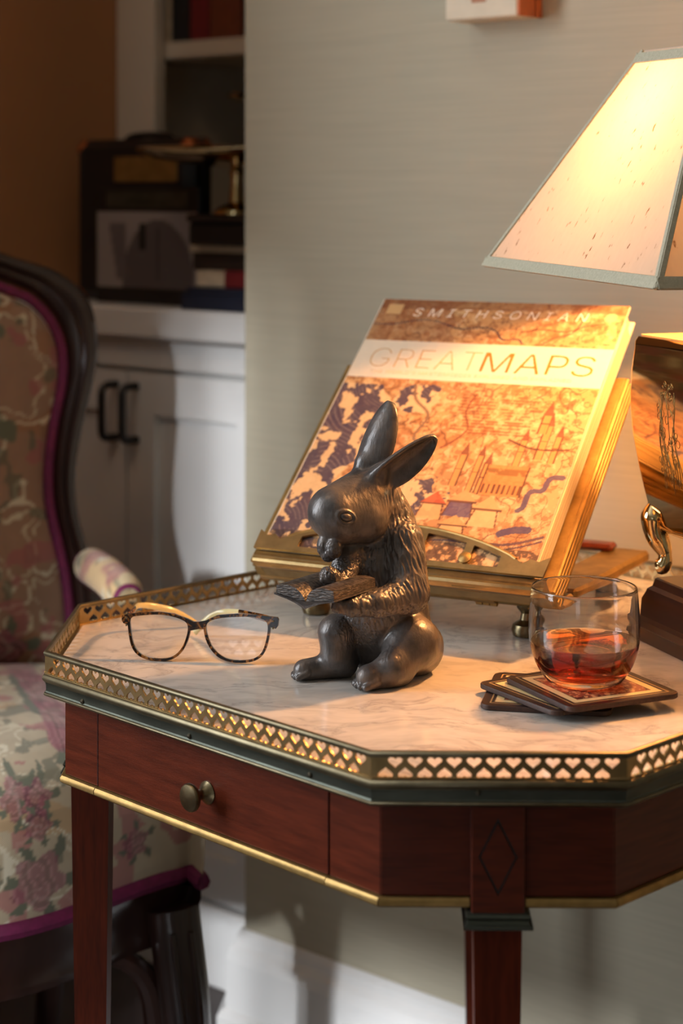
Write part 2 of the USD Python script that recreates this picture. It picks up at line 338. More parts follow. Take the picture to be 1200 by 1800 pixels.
w = obj('worktop', cat([rbox(LEFT_U + .002, EDGE_U - .003, CAB_V - .022, 2.355, .8935, TOP_Z, .004)]), M['white_paint'], label='thick white painted worktop across the alcove cupboard', cat='worktop')
b = thing('alcove_bookcase', 'cream painted bookcase with a single shelf above the white alcove worktop', 'bookcase', R(-1.93, 2.2, TOP_Z))
obj('stile', rbox(LEFT_U + .002, -2.148, 2.05, 2.075, TOP_Z + .001, 2.40), M['cream_paint'], b, smooth=False)
obj('side_panel', rbox(LEFT_U + .002, LEFT_U + .022, 2.0752, 2.355, TOP_Z + .001, 2.40), M['cream_paint'], b, smooth=False)
obj('shelf', rbox(LEFT_U + .0225, EDGE_U - .003, 2.078, 2.355, 1.316, 1.344, .003), M['cream_paint'], b, smooth=False)
obj('back_panel', rbox(LEFT_U + .0225, EDGE_U - .003, 2.345, 2.357, TOP_Z + .001, 2.40), M['green_grey'], b, smooth=False)
# books of the shelf, spines to the room
def plain_book(name, label, u0, u1, v0, v1, z0, z1, cover, group=None, spine_v=True):
    t = thing(name, label, 'book', R((u0 + u1) / 2, (v0 + v1) / 2, z0), group)
    k = .002
    if spine_v:   # standing, spine towards the room
        obj('cover', cat([rbox(u0, u0 + k, v0, v1, z0, z1, .0005), rbox(u1 - k, u1, v0, v1, z0, z1, .0005), rbox(u0, u1, v0, v0 + .003, z0, z1, .001)]), cover, t, smooth=False)
        obj('page_block', rbox(u0 + k, u1 - k, v0 + .003, v1 - .003, z0 + .003, z1 - .003, .0004), M['cover_cream'], t, smooth=False)
        for zz in (.05, .17): obj('spine_band', rbox(u0 + .001, u1 - .001, v0 - .0006, v0 + .001, z0 + zz, z0 + zz + .004, .0002), cover, t, smooth=False)
    else:         # lying flat
        obj('cover', cat([rbox(u0, u1, v0, v1, z0, z0 + k, .0005), rbox(u0, u1, v0, v1, z1 - k, z1, .0005), rbox(u0, u1, v0, v0 + .003, z0, z1, .001), rbox(u0, u0 + .003, v0, v1, z0, z1, .001)]), cover, t, smooth=False)
        obj('page_block', rbox(u0 + .003, u1 - .003, v0 + .003, v1 - .003, z0 + k, z1 - k, .0004), M['cover_cream'], t, smooth=False)
    return t
cols = {'black_cloth': (.010, .008, .008), 'red_cloth': (.17, .010, .012), 'rust_cloth': (.16, .035, .012), 'cream_cloth': srgb(196, 176, 148), 'navy_cloth': srgb(24, 30, 48), 'brown_cloth': (.03, .016, .01)}
for k, col in cols.items(): M[k] = plain(k, col, .6, var=.2, scale=90)
SH = 1.3442
for u0, u1, z1, key, lab in ((-2.190, -2.147, 1.60, 'cream_cloth', 'cream book standing at the left end of the alcove shelf'),
                             (-2.144, -2.104, 1.58, 'black_cloth', 'black book standing beside the cream book on the alcove shelf'),
                             (-2.101, -2.061, 1.57, 'red_cloth', 'bright red book standing between the black and the rust books on the alcove shelf'),
                             (-2.058, -1.990, 1.60, 'rust_cloth', 'thick rust brown book standing right of the red book on the alcove shelf')):
    plain_book('book', lab, u0, u1, 2.085, 2.27, SH, z1, M[key], 'books on the alcove shelf')

# on the worktop: a black case, a picture before it, a pile of books, a gilt dish, a candlestick
t = thing('travel_case', 'black leather case with copper corners standing on the alcove worktop', 'case', R(-2.06, 1.92, TOP_Z))
cu0, cu1, cv, cz1 = -2.160, -1.908, 1.890, TOP_Z + .245
obj('case_body', rbox(cu0, cu1, cv, cv + .060, TOP_Z + .0005, cz1, .014), M['black'], t)
obj('lid_seam', rbox(cu0 - .0006, cu1 + .0006, cv + .028, cv + .031, TOP_Z + .012, cz1 + .0006, .001), M['iron'], t)
for u in (cu0, cu1 - .028):
    for z in (TOP_Z + .0004, cz1 - .028):
        obj('corner', rbox(u - .0015, u + .0295, cv - .0015, cv + .0615, z, z + .0285 if z > 1 else z + .028, .012), M['copper'], t)
obj('nameplate', rbox(-2.065, -1.931, cv - .003, cv - .0002, TOP_Z + .180, TOP_Z + .218, .001), M['gilt'], t)
obj('handle', tube(spline([R(-2.07, cv + .03, cz1), R(-2.06, cv + .03, cz1 + .004), R(-1.985, cv + .03, cz1 + .004), R(-1.975, cv + .03, cz1)], 16), .005, 8), M['black'], t)
t = thing('framed_picture', 'small framed grey photograph with a dark upper border leaning on the black case', 'picture', R(-2.03, 1.875, TOP_Z))
pn = -WV; pu0, pu1, pv = -2.084, -1.865, 1.868
def sculpt(f, nu, nv): 
    a, b = np.meshgrid(np.linspace(0, 1, nu), np.linspace(0, 1, nv)); a, b = a.ravel(), b.ravel()
    i = np.arange(nu * nv).reshape(nv, nu); q = np.stack([i[:-1, :-1], i[:-1, 1:], i[1:, 1:], i[1:, :-1]], -1).reshape(-1, 4)
    return (f(a, b), np.vstack([q[:, [0, 1, 2]], q[:, [0, 2, 3]]])), a, b
obj('backing', rbox(pu0, pu1, pv, pv + .012, TOP_Z + .0005, TOP_Z + .172, .002), M['black'], t, smooth=False)
(g, a, b_) = sculpt(lambda a, b: WU * (pu0 + .004 + a * (pu1 - pu0 - .008))[:, None] + WV * (pv - .0006) + Z3 * (TOP_Z + .024 + b * .112)[:, None], 60, 44)
base_g = A(srgb(150, 140, 136)); colr = np.tile(base_g, (len(a), 1))
arch = ((a - .62) / .36) ** 2 + ((b_ - .05) / .85) ** 2 < 1
colr[arch] = srgb(92, 84, 84); colr[(a < .30) & (b_ > .1) & (b_ < .85) & (a > .10 + .12 * (1 - b_))] = srgb(104, 95, 96); colr[(abs(a - .46) < .035) & (b_ > .5) & (b_ < .84)] = srgb(30, 32, 32); colr[(abs(a - .62) < .02) & (b_ > .1) & (b_ < .8)] = srgb(70, 66, 66)
obj('photograph', g, M['print'], t, color=colr)
obj('caption_band', rbox(pu0 + .025, pu1 - .022, pv - .0012, pv - .0001, TOP_Z + .142, TOP_Z + .166, .0003), M['green_brass'], t, smooth=False)
pile = TOP_Z + .0003
for z0, z1, key, lab, du in ((0, .022, 'navy_cloth', 'large navy blue book lying flat at the bottom of the alcove pile', -.02), (.0223, .031, 'navy_cloth', 'thin navy book lying second from the bottom of the alcove pile', -.01)):
    plain_book('flat_book', lab, -1.838 + du, -1.63, 1.825, 2.0, pile + z0, pile + z1, M[key], spine_v=False)
t = thing('patterned_box', 'small box with red and cream stripes lying on the navy books in the alcove', 'box', R(-1.74, 1.92, pile + .0313))
obj('box_body', rbox(-1.840, -1.64, 1.835, 1.99, pile + .0313, pile + .055, .003), M['cream_cloth'], t)
obj('red_band', rbox(-1.785, -1.70, 1.8342, 1.9908, pile + .0311, pile + .0558, .003), M['red_cloth'], t)
obj('dark_band', rbox(-1.695, -1.68, 1.8342, 1.9908, pile + .0311, pile + .0558, .003), M['brown_cloth'], t)
plain_book('flat_book', 'dark brown book lying between the striped box and the cream topped book in the alcove', -1.850, -1.63, 1.84, 2.0, pile + .0562, pile + .080, M['brown_cloth'], spine_v=False)
plain_book('flat_book', 'cream book lying under the black box in the alcove pile', -1.855, -1.63, 1.838, 2.0, pile + .0803, pile + .090, M['cream_cloth'], spine_v=False)
t = thing('jewel_box', 'low black lidded box on top of the pile of books in the alcove', 'box', R(-1.74, 1.92, pile + .0905))
obj('box_body', rbox(-1.835, -1.65, 1.815, 1.985, pile + .0905, pile + .122, .004), M['black'], t); obj('lid', rbox(-1.838, -1.647, 1.812, 1.988, pile + .1223, pile + .134, .004), M['brown_cloth'], t)
dz = pile + .1343; dc = R(-1.770, 1.846, dz)
t = thing('pedestal_dish', 'shallow gilt pedestal dish standing on the black lidded box in the alcove', 'dish', dc)
obj('foot', lathe([(.032, 0), (.032, .004), (.024, .010), (.010, .016), (.007, .05), (.010, .058), (.006, .064)], 40, dc), M['polished'], t)
obj('dish', lathe([(.006, .064), (.05, .066), (.115, .076), (.138, .088), (.140, .091), (.137, .092), (.112, .080), (.04, .070), (.002, .069)], 64, dc), M['polished'], t)
cc = R(-1.988, 2.12, TOP_Z)
t = thing('candlestick', 'tall brass candlestick on the alcove worktop mostly hidden by the papered wall', 'candlestick', cc)
obj('stem', lathe([(.05, .0005), (.05, .008), (.02, .02), (.009, .04), (.009, .09), (.014, .1), (.008, .115), (.008, .295), (.012, .305)], 32, cc), M['polished'], t)
obj('drip_pan', lathe([(.010, .3055), (.045, .313), (.048, .319), (.02, .317), (.014, .321), (.014, .347), (.010, .347)], 32, cc), M['polished'], t)
# picture box on the papered wall
t = thing('canvas_picture', 'pale stretched canvas with an orange painted edge high on the papered wall', 'picture', R(-1.21, 1.68, 1.294))
obj('canvas', rbox(-1.262, -1.163, 1.655, 1.699, 1.294, 1.56, .002), plain('canvas_face', srgb(214, 200, 176), .7, var=.08, scale=25), t, smooth=False)
obj('edge', cat([rbox(-1.1628, -1.160, 1.655, 1.684, 1.2945, 1.5595, .0005), rbox(-1.1628, -1.160, 1.687, 1.699, 1.2945, 1.5595, .0005)]), plain('canvas_edge', srgb(196, 104, 52), .6), t, smooth=False, label='orange painted edge')
obj('painted_mark', rbox(-1.225, -1.205, 1.6544, 1.6552, 1.312, 1.345, .0002), plain('canvas_mark', srgb(170, 120, 90), .7), t, smooth=False)

# ------------------------------------------------------------------ armchair
CA = math.radians(20)
CF, CS = A([math.sin(CA), -math.cos(CA), 0]), A([math.cos(CA), math.sin(CA), 0])
CB = A([-.505, 2.205, 0])                     # middle of the back at the seat
chair = thing('armchair', 'carved walnut armchair with floral tapestry seat and balloon back, beside the table', 'armchair', CB + CF * .25)
lean = math.radians(9)
BU = Z3 * math.cos(lean) - CF * math.sin(lean)   # up along the back
BN = CF * math.cos(lean) + Z3 * math.sin(lean)   # out of the back's face
BO = CB + Z3 * .42
def back_uv(px): q = A([onplane(x, y, BO, BN) for x, y in px]) - BO; return np.stack([q @ CS, q @ BU], 1)
out_px = [(30, 453), (92, 473), (147, 513), (165, 550), (172, 595), (169, 645), (158, 700), (146, 750), (137, 800), (133, 850), (137, 900), (150, 950), (166, 1000), (176, 1060), (180, 1110), (180, 1160)]
in_px = [(25, 500), (60, 516), (97, 556), (117, 615), (114, 680), (103, 730), (93, 800), (91, 850), (96, 900), (110, 960), (124, 1030), (130, 1090), (132, 1150)]
def sym(uv, top):
    uv = uv[uv[:, 0] > .0]; half = np.vstack([[0, top], uv]); full = np.vstack([half[::-1] * [-1, 1], half[1:]])
    return full
ou = sym(back_uv(out_px), .640); iu = sym(back_uv(in_px), .607)
ou_s, iu_s = spline(ou, 90), spline(iu, 90)
def B3(uv, n=0): uv = A(uv); return BO + uv[:, :1] * CS + uv[:, 1:2] * BU + (n if np.ndim(n) == 0 else A(n)[:, None]) * BN
# frame: outer and inner outlines lofted with a moulded section
rings = []
for o, i in zip(ou_s, iu_s):
    sec = [(o, -.018), (o, -.002), (o + (i - o) * .12, .008), (o + (i - o) * .38, .013), (o + (i - o) * .52, .008), (o + (i - o) * .66, .012), (o + (i - o) * .92, .006), (i, -.002), (i, -.018)]
    rings.append(np.vstack([B3([p], n) for p, n in sec]))
obj('back_frame', loft(rings), M['dark_wood'], chair)
bot = min(iu_s[0, 1], iu_s[-1, 1])
obj('back_rail', loft([np.vstack([B3([[x, bot - .055 - .03 * (1 - (x / .17) ** 2)]], -.018), B3([[x, bot - .055 - .03 * (1 - (x / .17) ** 2)]], .006), B3([[x, bot - .005 - .02 * (1 - (x / .17) ** 2)]], .010), B3([[x, bot - .005 - .02 * (1 - (x / .17) ** 2)]], -.018)]) for x in np.linspace(-.175, .175, 15)]), M['dark_wood'], chair)
# tapestry: scrolls, roses and leaves set out over a surface by two coordinates in metres
def tapestry(s, t, seed=0, ground=(168, 150, 122)):
    P = np.stack([s, t, np.zeros_like(s)], 1)
    n1 = meshkit.fbm(P * 16 + 3, 3, seed); n2 = meshkit.fbm(P * 60 + 9, 3, seed + 5); n3 = meshkit.fbm(P * 9 + 20, 2, seed + 9)
    c = A(srgb(*ground))[None] * (.9 + .2 * n2[:, None])
    c = c * np.where((n3 > .56)[:, None], A([[1.0, .84, .68]]), 1)
    def put(mask, col, k=1.0): c[mask] = c[mask] * (1 - k) + A(srgb(*col)) * k
    put(abs(n1 - .47) < .016, (206, 196, 170)); put(abs(n1 - .585) < .012, (198, 186, 158))
    lf = meshkit.fbm(P * 42 + 31, 2, seed + 2); put((lf > .66) & (n1 > .40), (92, 94, 74), .7)
    rl = meshkit.fbm(P * 34 + 77, 2, seed + 3); put((rl > .69), (160, 92, 92), .7)
    return c, put, P
def rose(c, s, t, cs, ct, r, seed):
    d = np.hypot(s - cs, t - ct); ang = np.arctan2(t - ct, s - cs)
    rr = r * (.85 + .15 * np.cos(5 * ang + seed))
    wob = np.sin(d / r * 9 + 2 * np.sin(ang * 2 + seed))
    m = d < rr; col = np.where((wob > .2)[:, None], A([srgb(128, 62, 80)]), np.where((wob > -.5)[:, None], A([srgb(164, 104, 112)]), A([srgb(104, 44, 62)])))
    c[m] = c[m] * .3 + col[m] * .7
    leaf = (d >= rr) & (d < rr * 1.55) & (np.cos(6 * ang + seed) > .45); c[leaf] = srgb(100, 102, 82)
# back panel: a dome of cloth inside the piping
rows = []
nb = 110
ii = iu_s + (A([0, .30]) - iu_s) * .06
ptsb = []
L, Rr = ii[:45][::-1], ii[45:]
Lh, Rh = L[np.argsort(L[:, 1])], Rr[np.argsort(Rr[:, 1])]
hs = np.linspace(bot - .01, ii[:, 1].max() - .002, nb * 2)
wid = np.interp(hs, Rh[:, 1], Rh[:, 0]); wid[-10:] = np.sqrt(np.maximum(0, (hs[-1] - hs[-10:]) / (hs[-1] - hs[-11]))) * wid[-11]
U_, H_ = np.meshgrid(np.linspace(-1, 1, nb), hs); W_ = np.broadcast_to(wid[:, None], U_.shape)
su, sh = (U_ * W_).ravel(), H_.ravel()
edge = np.minimum((1 - abs(U_)) * W_, np.minimum(H_ - hs[0], hs[-1] - H_)).ravel()
dome_n = .004 + .030 * (1 - np.exp(-edge / .03))
i = np.arange(nb * 2 * nb).reshape(nb * 2, nb); q = np.stack([i[:-1, :-1], i[:-1, 1:], i[1:, 1:], i[1:, :-1]], -1).reshape(-1, 4)
tc, put, P = tapestry(su, sh, 4, (150, 118, 96))
rose(tc, su, sh, .04, .40, .055, 1); rose(tc, su, sh, -.06, .18, .05, 2); rose(tc, su, sh, .07, .53, .03, 3); rose(tc, su, sh, .10, .12, .03, 5)
obj('back_panel', (B3(np.stack([su, sh], 1), dome_n), np.vstack([q[:, [0, 1, 2]], q[:, [0, 2, 3]]])), M['tapestry'], chair, color=tc)
obj('back_piping', tube(B3(iu_s + (A([0, .30]) - iu_s) * .035, .006), .0065, 8), M['piping'], chair)
# seat: serpentine plan, domed cushion, piping, rail
def seat_plan(x):     # front edge, distance forward of CB for lateral x in [-1, 1]
    return .455 + .045 * math.cos(x * PI * .9) 
FW, BWd = .222, .185
front = [(x * FW, seat_plan(x)) for x in np.linspace(-1, 1, 33)]
side_r = [(FW + .004, .44), (FW - .002, .36), (.213, .24), (.203, .12), (BWd, .03)]
plan = A(front + side_r + [(-x, y) for x, y in side_r[::-1]])
plan_s = spline(plan, 300, closed=True)
ctr = A([0, .24])
def seat_ring(k, z, of=0.0):
    p = ctr + (plan_s - ctr) * k
    return CB + p[:, :1] * CS + p[:, 1:2] * CF + Z3 * z
obj('seat_rail', loft([seat_ring(.90, .335), seat_ring(.985, .335), seat_ring(.992, .345), seat_ring(.975, .352), seat_ring(.985, .372), seat_ring(1.0, .385), seat_ring(1.0, .396), seat_ring(.9, .396)]), M['dark_wood'], chair)
obj('seat_piping', tube(np.vstack([seat_ring(1.004, .402), seat_ring(1.004, .402)[:2]]), .0085, 8), M['piping'], chair)
ks = [(1.0, .400), (1.012, .42), (1.015, .45), (1.01, .48), (.985, .505), (.94, .523), (.87, .535), (.75, .545), (.6, .551), (.4, .554), (.2, .555), (.02, .555)]
kk, zz = zip(*ks); tt = np.linspace(0, len(ks) - 1, 150); kk = np.interp(tt, range(len(ks)), kk); zz = np.interp(tt, range(len(ks)), zz)
rings = [seat_ring(a_, b_) for a_, b_ in zip(kk, zz)]
cush = loft(rings, caps=False); v = cush.vertices
lx, ly, lz = (v - CB) @ CS, (v - CB) @ CF, v[:, 2]
sc, tcoord = lx, ly - (lz - .40) * .0 + np.where(ly > .3, 0, 0)
sc_t = np.where(np.hypot(lx, ly - .24) > .18, .25 + (.555 - lz) + ly * .5, ly)
ccol, put, P = tapestry(lx * 1.0, (ly * .8 - lz * 1.0), 11, (176, 160, 132))
for (px, py, r_, sd) in ((60, 1535, .030, 1), (150, 1330, .02, 2), (25, 1400, .018, 3), (62, 1400, .016, 6), (250, 1500, .016, 4), (60, 1440, .015, 7)):
    pc = onplane(px, py, CB + CF * .47, CF); rose(ccol, lx, lz, (pc - CB) @ CS, pc[2], r_, sd) if True else None
top_warm = np.clip((lz - .50) / .05, 0, 1)[:, None]
obj('seat_cushion', cush, M['tapestry'], chair, color=ccol)
# arms: padded, on scrolled supports
armp = [at(152, 990, 2.255), at(176, 1004, 2.17), at(203, 1026, 2.09), at(228, 1056, 2.02)]
def loc(p): d = A(p) - CB; return A([d @ CS, d @ CF, d[2]])
for sgn in (1, -1):
    mir = lambda p: CB + CS * (loc(p)[0] * sgn) + CF * loc(p)[1] + Z3 * loc(p)[2]
    ap = [mir(p) for p in armp]
    pts = [ap[0] - Z3 * .014, ap[1] - Z3 * .014, ap[2] - Z3 * .014, ap[3] - Z3 * .016, ap[3] + CF * .03 - Z3 * .045, ap[3] + CF * .02 - Z3 * .11, ap[3] - CF * .02 - CS * .02 * sgn - Z3 * .20]
    e_ = pts[-1].copy(); e_[2] = .39; pts.append(e_ - CS * .01 * sgn)
    obj('arm', tube(spline(pts, 60), np.interp(np.linspace(0, 1, 60), [0, .3, .55, .65, 1], [.013, .014, .016, .015, .014]), 14), M['dark_wood'], chair)
    pp = spline(ap, 30)
    rad = .0215 * np.clip(np.minimum(np.arange(30), 29 - np.arange(30)) / 4, .35, 1) ** .5
    pad = tube(pp, rad, 20); pv_ = pad.vertices
    col, put, P = tapestry(pv_[:, 0] * 1.6 + 2, pv_[:, 2] * 1.6 + pv_[:, 1], 21, (196, 176, 138))
    pd = obj('arm_pad', pad, M['tapestry'], chair, color=col)
    for e in (1, 28):
        rg = pp[e]; tdir = pp[min(e + 1, 29)] - pp[max(e - 1, 0)]; tdir /= np.linalg.norm(tdir)
        s_ = np.cross(Z3, tdir); s_ /= np.linalg.norm(s_); u_ = np.cross(tdir, s_); an_ = np.linspace(0, 2 * PI, 33)
        obj('pad_piping', tube(rg + rad[e] * 1.02 * (np.cos(an_)[:, None] * s_ + np.sin(an_)[:, None] * u_), .004, 6), M['piping'], pd)
# legs: cabriole in front with carved grooves, plain raked behind
for sgn in (1, -1):
    top = CB + CS * (.200 * sgn) + CF * .425
    pth = spline([top + Z3 * .375, top + (CS * sgn * .006 + CF * .012) + Z3 * .31, top + (CS * sgn * .012 + CF * .018) + Z3 * .22, top + (CS * sgn * .004 + CF * .006) + Z3 * .10, top + (CS * sgn * .006 + CF * .012) + Z3 * .035, top + (CS * sgn * .015 + CF * .03) + Z3 * .012], 40)
    lg = obj('leg', tube(pth, np.interp(np.linspace(0, 1, 40), [0, .25, .55, .85, 1], [.027, .026, .021, .014, .010]), 16), M['dark_wood'], chair)
    for off in (-.35, .35):
        ds = (CS * off + CF * .93) * 1.0; ds /= np.linalg.norm(ds)
        obj('carved_ridge', tube(pth[2:30] + ds * np.interp(np.linspace(.05, .75, 28), [0, .25, .55, .85, 1], [.027, .026, .021, .014, .010])[:, None], .004, 6), M['dark_wood'], lg)
    br = spline([top + Z3 * .25 - CS * sgn * .015, top + Z3 * .31 - CS * sgn * .03, top + Z3 * .338 - CS * sgn * .075, top + Z3 * .342 - CS * sgn * .15], 20)
    obj('knee_bracket', tube(br, np.linspace(.014, .007, 20), 10), M['dark_wood'], lg)
    rb = CB + CS * (.160 * sgn) + CF * .03
    obj('leg', tube(spline([rb + Z3 * .39, rb - CF * .01 + Z3 * .25, rb - CF * .05 + Z3 * .10, rb - CF * .10 + Z3 * .001], 24), np.linspace(.022, .014, 24), 12), M['dark_wood'], chair)
    obj('back_post', tube([rb + Z3 * .36 - CF * .02, B3([[.178 * sgn, bot + .03]], -.004)[0]], [.018, .016], 12), M['dark_wood'], chair)

# ------------------------------------------------------------------ side table
TD, TN = A([.695, -.719, 0]), A([.719, .695, 0])
T0 = A([.0194, 1.255, 0])
TA_, TB_, TS = .384, .420, .1239
def T3(pq, z):
    pq = np.atleast_2d(A(pq, float)); return T0 + pq[:, :1] * TD + pq[:, 1:2] * TN + A([0, 0, 1.]) * (np.broadcast_to(z, len(pq))[:, None])
OCT = A([(-TA_, 0), (0, 0), (TS, TS), (TS, TS + TB_), (0, 2 * TS + TB_), (-TA_, 2 * TS + TB_), (-TA_ - TS, TS + TB_), (-TA_ - TS, TS)])
MZ = .701
tctr = T3([(-TA_ / 2, TS + TB_ / 2)], 0)[0]
table = thing('side_table', 'octagonal mahogany side table with white marble top and pierced brass gallery', 'table', tctr)
def slab(poly, z0, z1, c=.001): return loft([T3(offset(poly, -c), z0), T3(poly, z0 + c), T3(poly, z1 - c), T3(offset(poly, -c), z1)])
obj('marble_top', slab(offset(OCT, -.0045), .682, MZ), M['marble'], table, smooth=20)
obj('gallery_rail', moulding(OCT, [(-.0042, .7165), (-.0005, .7160), (.0, .7175), (.0, .7188), (-.0010, .7200), (-.0034, .7200), (-.0044, .7188)], T3), M['silver_brass'], table, smooth=60)
obj('brass_band', moulding(OCT, [(-.010, .7005), (-.0042, .7012), (-.0005, .7008), (.0005, .6995), (.0012, .6975), (.0005, .6955), (-.0008, .6945), (-.0008, .6940), (-.010, .6940)][::-1], T3), M['silver_brass'], table, smooth=80)
obj('green_band', moulding(OCT, [(-.010, .6939), (-.0014, .6939), (-.0020, .691), (-.0020, .6868), (-.0012, .6858), (-.010, .6858)][::-1], T3), M['green_brass'], table, smooth=30)
obj('lower_bead', moulding(OCT, [(-.010, .6857), (-.0010, .6857), (-.0001, .6848), (-.0001, .6838), (-.0012, .6826), (-.006, .6808), (-.012, .6808)][::-1], T3), M['silver_brass'], table, smooth=80)
# pierced strips: two rows of hearts head to tail
tq = np.linspace(0, 2 * PI, 19)[:-1]
hx, hy = 16 * np.sin(tq) ** 3, 13 * np.cos(tq) - 5 * np.cos(2 * tq) - 2 * np.cos(3 * tq) - np.cos(4 * tq)
heart = np.stack([hx / 32, (hy + 2.5) / 29], 1)
for k in range(8):
    p0, p1 = offset(OCT, -.0012)[k], offset(OCT, -.0012)[(k + 1) % 8]
    Ls = np.hypot(*(p1 - p0)); nh = int(round(Ls / .0133)); per = Ls / nh
    poly = sg.box(0, .7005, Ls, .7168)
    holes = []
    for j in range(nh):
        holes.append(sg.Polygon(heart * [.0104, .0076] + [(j + .25) * per, .7121]))
        holes.append(sg.Polygon(heart * [.0104, -.0076] + [(j + .75) * per, .7054]))
    poly = poly.difference(so.unary_union([h for h in holes if h.bounds[0] > .0008 and h.bounds[2] < Ls - .0008]))
    ax = (T3([p1], 0) - T3([p0], 0))[0] / Ls
    an = np.cross(ax, Z3)
    obj('gallery_panel', prism(poly, -.0014, 0, T3([p0], 0)[0], ax, Z3, an), M['brass'], table, smooth=False)
bead = []
proto = trimesh.creation.icosphere(subdivisions=0, radius=.00075)
for k in range(8):
    q = offset(OCT, -.0007); p0, p1 = q[k], q[(k + 1) % 8]
    for w in np.arange(.001, np.hypot(*(p1 - p0)) - .0005, .0020):
        b_ = proto.copy(); b_.apply_translation(T3([p0 + (p1 - p0) * w / np.hypot(*(p1 - p0))], .7022)[0]); bead.append(b_)
obj('beading', cat(bead), M['brass'], table, kind='stuff')
tn_out = -TN
for px, py, seg in ((145, 1233, 0), (333, 1294, 0), (545, 1362, 0), (840, 1393, 1)):
    p0, p1 = offset(OCT, -.002)[seg], offset(OCT, -.002)[seg + 1]
    w0 = T3([p0], 0)[0]; ax = T3([p1], 0)[0] - w0; ax /= np.linalg.norm(ax); an = np.cross(ax, Z3)
    pt = onplane(px, py, w0, an); pt[2] = np.clip(pt[2], .687, .6925)
    obj('screw', lathe([(.0021, -.001), (.0021, .0006), (.0015, .0014), (.0002, .0016)], 14, pt, an), M['screw'], table)
# apron
AP0, AP1 = .6155, .681
INS = offset(OCT, -.017); core = offset(OCT, -.0215)
obj('apron_core', slab(core, AP0 + .001, AP1 - .0005), M['mahogany'], table, smooth=False)
def apron_piece(name, seg, f0, f1, parent=table, z0=AP0, z1=AP1, deep=.012, proud=0, material='mahogany', c=.0006, smooth=False):
    p0, p1 = INS[seg], INS[(seg + 1) % 8]
    w0 = T3([p0], 0)[0]; L_ = np.hypot(*(p1 - p0)); ax = (T3([p1], 0)[0] - w0) / L_; an = np.cross(ax, Z3)
    return obj(name, frame_box(w0, ax, Z3, an, (f0 * L_, z0, -deep), (f1 * L_, z1, proud), c), M[material], parent, smooth=smooth)
def frac(px, py, seg):
    p0, p1 = INS[seg], INS[seg + 1]; w0 = T3([p0], 0)[0]; w1 = T3([p1], 0)[0]; an = np.cross((w1 - w0) / np.linalg.norm(w1 - w0), Z3)
    return float(np.dot(onplane(px, py, w0, an) - w0, w1 - w0) / np.dot(w1 - w0, w1 - w0))
f1, f2 = frac(172, 1330, 0), frac(578, 1470, 0)
apron_piece('apron_stile', 0, 0, f1 - .0015); apron_piece('apron_stile', 0, f2 + .0015, 1)
drawer = apron_piece('drawer', 0, f1 + .0015, f2 - .0015, proud=.0003)
for seg in range(1, 8): apron_piece('apron_panel', seg, 0.001, .999)
def trim(seg, f0, f1):
    p0, p1 = INS[seg], INS[(seg + 1) % 8]; w0 = T3([p0], 0)[0]; L_ = np.hypot(*(p1 - p0)); ax = (T3([p1], 0)[0] - w0) / L_; an = np.cross(ax, Z3)
    sec = [(-.010, .6085), (.0025, .6085), (.0042, .6100), (.0044, .6130), (.0030, .6150), (-.010, .6154)]
    e0, e1 = (-.0018 if f0 == 0 else 0), (.0018 if f1 == 1 else 0)
    obj('brass_trim', loft([[w0 + ax * (f0 * L_ + .0004 + (e0 * a / .0044 if a > 0 else 0)) + an * a + Z3 * z for a, z in sec], [w0 + ax * (f1 * L_ - .0004 + (e1 * a / .0044 if a > 0 else 0)) + an * a + Z3 * z for a, z in sec]]), M['gilt'], table, smooth=40)
for seg in range(0, 8):
    if seg == 0:
        for a_, b_ in ((0, f1), (f1, f2), (f2, 1)): trim(0, a_, b_)
    elif seg % 2 == 1:
        L_ = np.hypot(*(INS[(seg + 1) % 8] - INS[seg])); k_ = .0188 / L_
        trim(seg, 0, .5 - k_); trim(seg, .5 + k_, 1)
    else: trim(seg, 0, 1)
# knob of the drawer
w0 = T3([INS[0]], 0)[0]; kp = onplane(365, 1393, w0, -TN)
kb = obj('knob', lathe([(.0088, 0), (.0088, .0012), (.0070, .0028), (.0042, .006), (.0038, .009), (.0050, .0125), (.0098, .0150), (.0107, .0165), (.0107, .0182), (.0098, .0195), (.0060, .0203), (.0002, .0205)], 40, kp, -TN), M['knob'], drawer)
